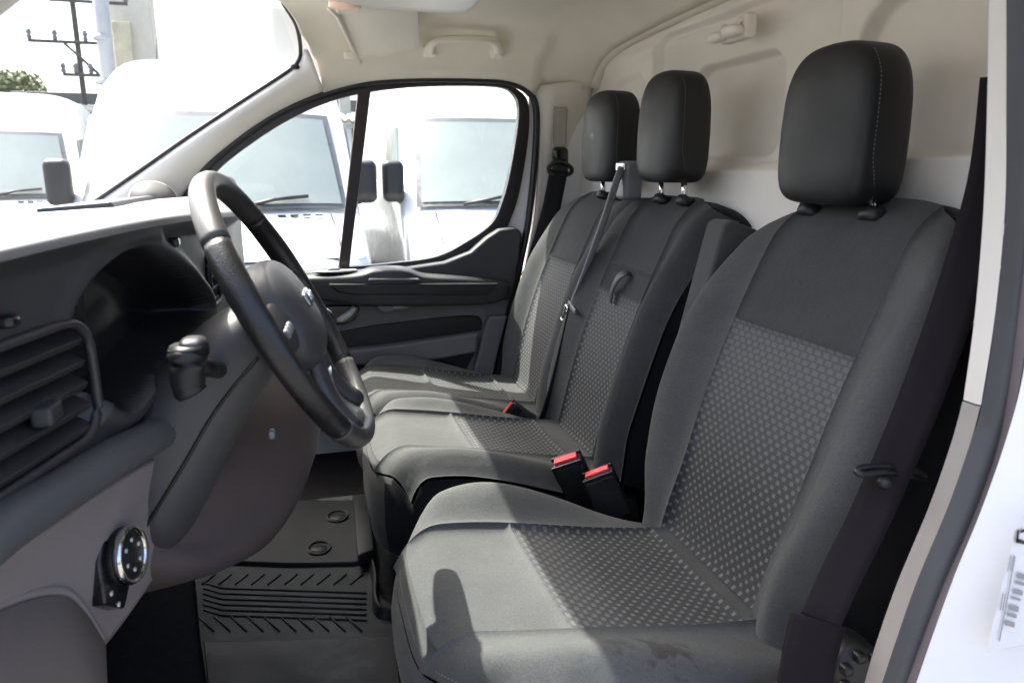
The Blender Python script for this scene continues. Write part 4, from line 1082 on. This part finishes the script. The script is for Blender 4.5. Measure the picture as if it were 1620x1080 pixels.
# knee panel and console under the column
E1 = [at(200, 740, 'y', -.56), at(290, 770, 'y', -.50), at(380, 700, 'y', -.40), at(430, 640, 'y', -.30), at(470, 590, 'y', -.2), at(480, 560, 'y', -.08), at(484, 540, 'y', .12), at(470, 520, 'y', .3)]
E2 = [at(200, 830, 'y', -.56), at(300, 850, 'y', -.50), at(420, 780, 'y', -.38), at(478, 690, 'y', -.28), at(494, 640, 'y', -.19), at(492, 610, 'y', -.06), at(496, 580, 'y', .12), at(480, 560, 'y', .3)]
E3 = [at(200, 896, 'y', -.56), at(320, 897, 'y', -.50), at(420, 850, 'y', -.37), at(468, 765, 'y', -.27), at(489, 680, 'y', -.18), at(486, 650, 'y', -.05), at(490, 620, 'y', .12), at(470, 600, 'y', .3)]
E4 = [p+V((-.12, .02, -.03)) for p in E3]
E0 = [p+V((-.10, .0, .05)) for p in E1]
rows = []
cols = [catmull(T, 5) for T in (E0, E1, E2, E3, E4)]
for i in range(len(cols[0])): rows.append(catmull([c[i] for c in cols], 5))
loft('knee_panel', rows, M_TAUPED, dash, solid=.01)
box('under_dash_trim', (-1.30, -.10, .45), (.26, 1.3, .36), M_CARPET, dash, bevel=.03)
tube('pedal_stem', [V((-1.14, -.52, .50)), V((-1.08, -.52, .26))], .010, M_DARK, dash, 8)
box('brake_pedal', (-1.06, -.52, .25), (.03, .08, .06), M_DARK, dash, bevel=.006)
# gear lever
gl = thing('gear_lever', at(500, 560, 'y', .02), 'gear lever with black knob and chrome ring behind the wheel', 'gear lever')
gk = at(507, 510, 'y', .02)
squircle('knob', gk, .027, .024, .030, .8, .9, M_GLOSSB, gl)
lathe('knob_ring', gk+V((-.004, -.002, .012)), V((-.35, -.5, .8)), [(.018, -.003), (.024, -.003), (.025, .001), (.022, .004), (.018, .004)], M_CHROME, gl, 28, ring=True)
tube('lever_shaft', [gk+V((-.01, 0, -.02)), gk+V((-.05, 0, -.12))], .009, M_DARK, gl, 10)
lathe('boot', gk+V((-.055, 0, -.135)), V((.3, 0, .9)), [(.045, -.02), (.040, .0), (.028, .03), (.014, .055), (.010, .07)], M_LEATH, gl, 20)
# ================================================================== FLOOR MATS
dmt = thing('driver_floor_mat', V((-.9, -.1, FZ)), 'ribbed black rubber floor mat in the driver footwell', 'floor mat')
zf = FZ+.012
A = [at(p[0], p[1], 'z', zf) for p in ((306, 893), (440, 893), (585, 893), (592, 900), (605, 945), (634, 965), (640, 1000), (650, 1110), (330, 1110), (316, 1014))]
pts = [(p.x, p.y) for p in A]
prism('mat_base', pts, 'z', FZ+.002, zf, M_RUBBER, dmt, .003)
hp_ = [at(p[0], p[1], 'z', zf+.003) for p in ((322, 1014), (440, 1012), (640, 1003), (648, 1110), (332, 1110))]
prism('mat_heel_area', [(p.x, p.y) for p in hp_], 'z', zf-.002, zf+.003, mat('smooth_black_rubber', (.007, .007, .0085), .45, 0, .4, .35, 14, .3, 120), dmt, .002)
def rib(name, pxs, r=.0035, par=dmt, z=None): 
    return tube(name, [at(p[0], p[1], 'z', (z or zf)+.001) for p in pxs], r, M_RUBBER, par, 6)
for k in range(10): rib('rib', [(330+26*k+10, 908), (330+26*k-10, 924)], .0024)
for k in range(10): rib('rib', [(322+26*k-8, 975), (322+26*k+16, 998)], .0024)
for k in range(6):
    y0 = 930+8.6*k; rib('long_rib', [(322, y0-9), (352, y0), (450, y0+3), (580, y0+8)], .0022)
# raised lip of the mat
lip = [at(586, 892, 'z', zf+.01), at(592, 915, 'z', zf+.012), at(592, 950, 'z', zf+.012), at(600, 968, 'z', zf+.01), at(620, 972, 'z', zf+.01), at(637, 985, 'z', zf+.01)]
ribbon('mat_lip', catmull(lip, 5), V((.3, .2, 1)), .030, .004, M_RUBBER, dmt)
pm = thing('passenger_floor_mat', V((-.85, .45, FZ)), 'black rubber mat with round studs beyond the driver mat', 'floor mat')
z2 = FZ+.022
A = [at(p[0], p[1], 'z', z2) for p in ((380, 792), (560, 790), (586, 880), (560, 888), (460, 890), (330, 885))]
prism('mat_base', [(p.x, p.y) for p in A], 'z', FZ+.010, z2, M_RUBBER, pm, .003)
A = [at(p[0], p[1], 'z', z2+.03) for p in ((557, 782), (582, 780), (592, 868), (566, 878))]
B2 = [p-V((0, 0, .03)) for p in A]
mesh('mat_side_wall', A+B2, [(0, 1, 2, 3), (7, 6, 5, 4), (0, 4, 5, 1), (1, 5, 6, 2), (2, 6, 7, 3), (3, 7, 4, 0)], M_RUBBER, pm, bevel=.005)
for c_ in ((534, 816), (505, 866)):
    cc = at(c_[0], c_[1], 'z', z2+.002)
    tube('stud_ring', [cc+V((.026*math.cos(q), .032*math.sin(q), 0)) for q in [2*math.pi*k/28 for k in range(28)]], .0032, M_RUBBER, pm, 6, closed=True)
    lathe('stud', cc, V((0, 0, 1)), [(.002, -.0005), (.018, -.0005), (.020, -.003)], M_RUBBER, pm, 20)
# ================================================================== NEAR DOOR PILLAR (driver side)
np_ = thing('near_door_pillar', at(1480, 1000, 'y', -.88), 'beige and grey near door pillar with seal and white body edge', 'door pillar')
def strip(name, pa, ya, pb_, yb, m, bul=.0, n=40, parent=np_, solid=0, bdir=V((-.3, -1, 0))):
    a_ = catmull([at(*p, 'y', ya) for p in pa], 6); b2 = catmull([at(*p, 'y', yb) for p in pb_], 6); n = len(a_)
    rows = [[a_[i].lerp(b2[i], k/8)+bdir.normalized()*bul*math.sin(math.pi*k/8) for k in range(9)] for i in range(n)]
    return loft(name, rows, m, parent, solid=solid, off=-1)
tL = [(1570, -60), (1565, 0), (1562, 150), (1556, 330), (1542, 500), (1524, 632)]; tR = [(1592, -60), (1592, 0), (1592, 150), (1590, 330), (1574, 500), (1552, 640)]
strip('upper_trim', tL, -.845, tR, -.875, M_TRIM, .006)
gL = [(1523, 634), (1505, 700), (1470, 800), (1420, 920), (1385, 1020), (1365, 1090)]; gR = [(1551, 642), (1535, 700), (1500, 800), (1450, 920), (1415, 1020), (1392, 1090)]
strip('lower_trim', gL, -.845, gR, -.875, mat('pillar_grey_plastic', (.30, .28, .26), .6, 0, .3, .08, 5, .2, 800), .006)
sL = [(1593, -60), (1593, 0), (1593, 150), (1591, 330), (1575, 500), (1553, 640), (1535, 700), (1500, 800), (1450, 920), (1415, 1020), (1392, 1090)]
sM = [(1630, -60), (1630, 0), (1630, 150), (1627, 330), (1611, 500), (1592, 640), (1574, 720), (1538, 820), (1490, 930), (1452, 1030), (1430, 1090)]
sR = [(1655, -60), (1655, 0), (1655, 150), (1652, 330), (1640, 450), (1617, 600), (1590, 700), (1551, 810), (1510, 910), (1470, 1020), (1446, 1090)]
strip('inner_seal', sL, -.878, sM, -.897, M_SEAL, .006)
strip('outer_seal', sM, -.897, sR, -.906, mat('seal_purple_grey', (.115, .098, .105), .55), .004)
wR = [(1760, -60), (1760, 0), (1760, 150), (1760, 330), (1760, 450), (1760, 600), (1760, 700), (1760, 810), (1760, 910), (1760, 1020), (1760, 1090)]
bw_ = strip('painted_edge', sR, -.908, wR, -.96, M_WHITE, .010)
# black sheet in place of the shaded gap behind the seat at the pillar
struct(mesh('gap_shade_sheet', [at(1600, -80, 'y', -.835), at(1600, 700, 'y', -.835), at(1430, 1130, 'y', -.835), V((.14, -.86, .1)), V((.14, -.86, 1.4))], [(0, 1, 2, 3, 4)], M_DARK, smooth=False, solid=.006))
strip('pillar_skin', wR, -.961, [(2500+p[0]-1760, p[1]) for p in wR], -.965, M_WHITE)
# sticker on the white edge
stk = thing('label_sticker', at(1600, 930, 'y', -.935), 'white sticker with barcode on the near body edge', 'sticker')
def sp3(px, py, yy=-.945): return at(px, py, 'y', yy)
M_INK = mat('black_ink', (.02, .02, .02), .6); M_INKG = mat('grey_ink', (.30, .30, .31), .6)
def quad(name, pts, m, par, yy): return mesh(name, [sp3(*p, yy) for p in pts], [(0, 1, 2, 3)], m, par, smooth=False, recalc=False)
quad('sticker_paper', [(1606, 838), (1660, 800), (1660, 1010), (1560, 1030)], mat('sticker_white', (.80, .80, .80), .5), stk, -.950)
quad('printed_line', [(1605, 880), (1607, 880), (1582, 1014), (1580, 1013)], M_INKG, stk, -.952)
for pp in ([(1609, 838), (1613, 838), (1611, 858), (1607, 858)], [(1609, 851), (1622, 855), (1622, 861), (1608, 858)], [(1614, 838), (1622, 836), (1622, 841), (1614, 843)]): quad('printed_letter', pp, M_INK, stk, -.952)
for k in range(7):
    y0 = 905+12.5*k; x0 = 1618-3.2*k
    h_ = (9, 5, 8, 4, 9, 6, 8)[k]
    quad('barcode_bar', [(x0-8, y0), (x0+7, y0+4), (x0+6, y0+4+h_), (x0-9, y0+h_)], M_INKG, stk, -.952)
for k in range(2): quad('printed_text', [(1604-5*k, 878), (1605.5-5*k, 878), (1600-5*k, 903), (1598.5-5*k, 903)], M_INKG, stk, -.952)
for k in range(2): quad('printed_text', [(1590-4*k, 938), (1591.5-4*k, 938), (1587-4*k, 965), (1585.5-4*k, 965)], M_INKG, stk, -.952)

# ================================================================== VANS OUTSIDE
def make_van():
    v = thing('parked_van', (0, 0, 0), 'van', 'van', 'white vans parked facing this one')
    W = .99
    prof = [(.02, .28), (-.02, .45), (-.03, .70), (.02, .95), (.10, 1.10), (.45, 1.26), (.72, 1.34), (.80, 1.37), (1.42, 2.08), (1.50, 2.16), (1.80, 2.40), (2.4, 2.58), (3.4, 2.62), (5.6, 2.60), (5.9, 2.45), (5.95, .40), (5.0, .30)]
    rows = []
    for (y, z) in prof:
        r = []
        for k in range(-8, 9):
            s_ = k/8
            wz = W*(1-.10*sstep(1.2, 2.6, z)); x = wz*math.copysign(abs(s_)**.8, s_)
            bow = (.22 if y < 1.0 else .16 if y < 2 else .05)*abs(s_)**3.2 if y < 4 else 0
            r.append(V((x, y+bow, z-(.10 if z > 2.1 else .02)*abs(s_)**6)))
        rows.append(r)
    vv, ff = grid(rows); n = len(rows); m = 17
    ff.append(tuple(i*m for i in range(n))); ff.append(tuple(i*m+m-1 for i in range(n-1, -1, -1))); ff.append(tuple((n-1)*m+k for k in range(m))+tuple(k for k in range(m-1, -1, -1)))
    body = mesh('body', vv, ff, M_VANW, v, smooth=True, bevel=.03, angle=50)
    def P(s_, t, off):   # windscreen surface
        y = lerp(.80, 1.42, t); z = lerp(1.37, 2.08, t); wz = W*(1-.10*sstep(1.2, 2.6, z))
        return V((wz*s_, y+.19*abs(s_)**3.2-off*.75, z-.02*abs(s_)**6+off*.65))
    rows = [[P(lerp(-.90, .90, j/20)*(1-.04*i/10), lerp(.01, .99, i/10), .030) for j in range(21)] for i in range(11)]
    loft('windscreen_surround', rows, mat('van_glass_edge', (.10, .105, .11), .3) if 'van_glass_edge' not in bpy.data.materials else bpy.data.materials['van_glass_edge'], v)
    rows = [[P(lerp(-.86, .86, j/20)*(1-.05*i/10), lerp(.05, .93, i/10), .040) for j in range(21)] for i in range(11)]
    loft('windscreen', rows, M_VGLASS, v)
    for s0, s1 in ((-.55, .05), (.15, .62)):
        tube('wiper', [P(s0, .0, .06), P((s0+s1)/2, .07, .065), P(s1, .10, .065)], .014, M_DARK, v, 6)
    for s_ in (-1, 1):
        # side window
        mesh('side_window', [V((s_*.975, 1.18, 1.42)), V((s_*.935, 1.60, 2.02)), V((s_*.935, 2.25, 2.05)), V((s_*.975, 2.25, 1.42))], [(0, 1, 2, 3)], M_VGLASS, v, smooth=False, solid=.02, off=0)
        mi = box('mirror', (s_*1.04, 1.10, 1.58), (.17, .12, .32), M_DARK, v, bevel=.05)
        tube('mirror_arm', [V((s_*.95, 1.22, 1.42)), V((s_*1.02, 1.13, 1.46))], .035, M_DARK, v, 8)
        hl = mesh('headlight', [V((s_*.55, -.005, .80)), V((s_*.94, .19, .84)), V((s_*.955, .30, 1.10)), V((s_*.60, .07, 1.00))], [(0, 1, 2, 3)], M_LENS, v, smooth=False, solid=.03, off=0)
        box('indicator', (s_*.90, .14, .80), (.08, .04, .04), M_ORANGE, v, bevel=.008)
        for yy in (.95, 4.6):
            w_ = lathe('wheel', V((s_*.86, yy, .34)), V((s_, 0, 0)), [(.10, -.1), (.33, -.1), (.34, -.06), (.34, .06), (.32, .10), (.22, .11), (.05, .09)], M_TYRE, v, 24)
            lathe('rim', V((s_*.97, yy, .34)), V((s_, 0, 0)), [(.02, .0), (.20, .0), (.21, -.02)], M_SILVER, w_, 18)
    for sx_ in (-1, 1): tube('bonnet_line', [V((sx_*.80, .10+.12, 1.10)), V((sx_*.78, .46+.10, 1.268)), V((sx_*.76, .74+.08, 1.352))], .008, M_DARK, v, 6)
    tube('bonnet_front_line', [V((x_, .09+.2*abs(x_)**3.2, 1.098)) for x_ in (-.8, -.4, 0, .4, .8)], .008, M_DARK, v, 6)
    for k in range(4): box('grille_bar', (0, -.045, .66+.075*k), (.86, .03, .045), M_DARK, v, bevel=.01)
    box('bumper', (0, .01, .42), (1.75, .12, .24), M_GREYPL, v, bevel=.05)
    for k in range(4): box('bonnet_vent', (.42+.085*k, .735, 1.352), (.055, .03, .012), M_DARK, v, bevel=.003)
    return v
van = make_van()
vans = [van, copy_tree(van), copy_tree(van)]
def place(v, px, dist_y, label, rz=0):
    p = at(px, 275, 'y', dist_y); v.location = (p.x, p.y-1.0, GZ); v.rotation_euler.z = rz; v['label'] = label
place(vans[0], 345, 4.25, 'white high-roof van facing us beyond the quarter window, seen left of the divider bar', 0)
place(vans[1], 828, 4.35, 'white high-roof van filling the rear part of the passenger window', 0)
place(vans[2], -14, 7.6, 'white van at the left edge of the picture, beyond the windscreen', math.radians(9))
# far pick-up / car between the vans
fc = thing('parked_car', at(578, 330, 'y', 11.0), 'distant pale car glimpsed in the gap between the two vans', 'car')
fx = at(578, 300, 'y', 11.0)
prof = [(.0, .3), (-.02, .75), (.2, .95), (1.0, 1.05), (1.6, 1.60), (2.9, 1.62), (3.6, 1.1), (4.3, 1.0), (4.35, .35)]
rows = [[V((fx.x+s_*.88*(1-.12*sstep(1.0, 1.6, z)), 10.4+y+.12*abs(s_)**3, GZ+z)) for s_ in [k/5 for k in range(-5, 6)]] for y, z in prof]
vv, ff = grid(rows); n = len(rows); ff.append(tuple(i*11 for i in range(n))); ff.append(tuple(i*11+10 for i in range(n-1, -1, -1)))
mesh('body', vv, ff, M_WHITE, fc, bevel=.03)
mesh('windscreen', [V((fx.x-.72, 11.42+.05, GZ+1.08)), V((fx.x+.72, 11.47, GZ+1.08)), V((fx.x+.66, 11.95, GZ+1.56)), V((fx.x-.66, 11.95, GZ+1.56))], [(0, 1, 2, 3)], M_VGLASS, fc, smooth=False, solid=.02, off=1)
for s_ in (-.6, .6): box('headlight', (fx.x+s_, 10.42, GZ+.78), (.3, .06, .12), M_LENS, fc, bevel=.02)
for s_ in (-.82, .82):
    for yy in (11.2, 13.7): lathe('wheel', V((fx.x+s_, yy, GZ+.31)), V((1, 0, 0)), [(.05, -.1), (.30, -.1), (.31, 0), (.30, .1), (.05, .1)], M_TYRE, fc, 18)
# ================================================================== BACKGROUND: shed, poles, tree
def shed(p0, p1, yy, label):
    sh = thing('corrugated_shed', at((p0[0]+p1[0])/2, 300, 'y', yy), label, 'shed', 'sheds behind the vans')
    L = at(*p0, 'y', yy); Rr = at(*p1, 'y', yy); n = int((Rr.x-L.x)/.018)
    rows = []
    for i in range(n+1):
        x = lerp(L.x, Rr.x, i/n); zt = lerp(L.z, Rr.z, i/n)+.03*math.sin(i*2*math.pi/8)
        rows.append([V((x, yy-.4, zt-.22)), V((x, yy+1.5, zt+.03)), V((x, yy+3.5, zt+.2))])
    loft('roof_sheet', rows, M_SHEET, sh, solid=.02)
    zt = min(L.z, Rr.z)-.3
    for k in range(4): box('post', (lerp(L.x, Rr.x, (k+.3)/4), yy, (GZ+zt)/2), (.10, .10, zt-GZ), M_STEEL, sh, bevel=.01)
    for k in range(11): box('wall_board', ((L.x+Rr.x)/2, yy+3, GZ+.2+.30*k), ((Rr.x-L.x), .04, .27), M_SHEET, sh, bevel=.01)
    box('gutter', ((L.x+Rr.x)/2, yy-.45, zt+.02), (Rr.x-L.x, .10, .08), M_GREYPL, sh, bevel=.01)
shed((-80, 150), (196, 166), 14, 'grey corrugated shed at the left, behind the steel mast')
shed((522, 175), (606, 180), 14, 'small corrugated shed between the vans beyond the divider bar')
# utility poles
def crossarm(par, c, ln, m=M_WOOD):
    box('crossarm', c, (ln, .06, .06), m, par, bevel=.01)
    for k in (-.48, -.18, .18, .48):
        lathe('insulator', V(c)+V((k*ln, 0, .028)), V((0, 0, 1)), [(.03, 0), (.05, .04), (.03, .09), (.055, .12), (.03, .2)], M_GREYPL, par, 10)
up_ = thing('utility_pole', V((at(153, 300, 'y', 16).x, 16, GZ)), 'dark wooden utility pole with crossarms behind the steel mast', 'utility pole')
b0 = at(151, 300, 'y', 16); tube('pole', [V((b0.x, 16, GZ)), V((b0.x+.02, 16, 9))], [.055, .05], M_WOOD, up_, 12)
for px, py, ln in ((112, 67, 1.5), (140, 3, 1.4), (133, 119, .75)):
    c_ = at(px, py, 'y', 15.85); crossarm(up_, c_, ln)
tube('brace', [at(102, 69, 'y', 15.85), at(156, 117, 'y', 15.85)], .03, M_WOOD, up_, 6)
for px in (66, 116, 150, 247): tube('dropper', [at(px, 62, 'y', 15.8), at(px+2, 20 if px < 200 else 150, 'y', 15.8)], .012, M_DARK, up_, 5) if px == 247 else None
mp = thing('steel_mast', V((at(168, 300, 'y', 13).x, 13, GZ)), 'pale grey steel mast rising behind the vans', 'mast')
b0 = at(170, 230, 'y', 13); t0 = at(159, 0, 'y', 13)
tube('mast_tube', [V((b0.x+.1, 13, GZ)), t0, t0+(t0-b0)*.6], [.125, .12, .11], M_STEEL, mp, 14)
for py in (60, 130): 
    c_ = at(lerp(159, 170, py/230), py, 'y', 13); lathe('mast_collar', c_, V((0, 0, 1)), [(.12, -.04), (.145, -.04), (.145, .04), (.12, .04)], M_STEEL, mp, 14)
cp = thing('concrete_column', V((at(213, 300, 'y', 18).x, 18, GZ)), 'tall beige concrete column with a panel beside the mast', 'column')
xa, xb = at(181, 100, 'y', 18).x, at(247, 100, 'y', 18).x
box('shaft', ((xa+xb)/2, 18.3, 4.5), (xb-xa, .6, 10.1), M_CONC, cp, bevel=.05)
xa2, xb2 = at(183, 100, 'y', 17.9).x, at(212, 100, 'y', 17.9).x
zt, zb = at(200, 34, 'y', 17.9).z, at(200, 139, 'y', 17.9).z
box('panel', ((xa2+xb2)/2, 17.95, (zt+zb)/2), (xb2-xa2, .12, zt-zb), mat('cream_panel', (.62, .56, .40), .8, 0, .3, .3, 1.5), cp, bevel=.02)
cw = thing('banner_wall', V((at(548, 300, 'y', 16).x, 16, GZ)), 'beige upright panel of the shed between divider bar and van', 'panel')
xa3, xb3 = at(538, 200, 'y', 16).x, at(556, 200, 'y', 16).x
box('board', ((xa3+xb3)/2, 16, 1.4), (xb3-xa3, .1, 3.4), M_CONC, cw, bevel=.02)
tr = thing('tree', V((at(30, 300, 'y', 24).x, 24, GZ)), 'small green tree showing above the shed roof', 'tree')
bx_ = at(30, 300, 'y', 24).x; zc_ = at(30, 140, 'y', 24).z
tube('trunk', [V((bx_, 24, GZ)), V((bx_+.1, 24, zc_*.6)), V((bx_, 24.1, zc_))], [.16, .12, .05], M_WOOD, tr, 10)
lv, lf = [], []
for k in range(2600):
    a_ = random.random()*2*math.pi; rr = random.random()**.5; hh = random.uniform(-1, 1)
    cl_ = V((random.choice((-.7, -.2, .3, .8)), random.uniform(-.6, .6), random.choice((-.4, 0, .25))))
    p = V((bx_, 24, zc_))+cl_*.7+V((math.cos(a_)*rr*.5, math.sin(a_)*rr*.5, hh*.38*(1-rr*.4)))
    d1 = V((random.uniform(-1, 1), random.uniform(-1, 1), random.uniform(-.6, .6))).normalized(); d2 = d1.orthogonal().normalized(); k0 = len(lv)
    lv += [p-d1*.10, p+d2*.035, p+d1*.10, p-d2*.035]; lf.append((k0, k0+1, k0+2, k0+3))
mesh('crown', lv, lf, M_LEAF, tr, smooth=False, recalc=False)
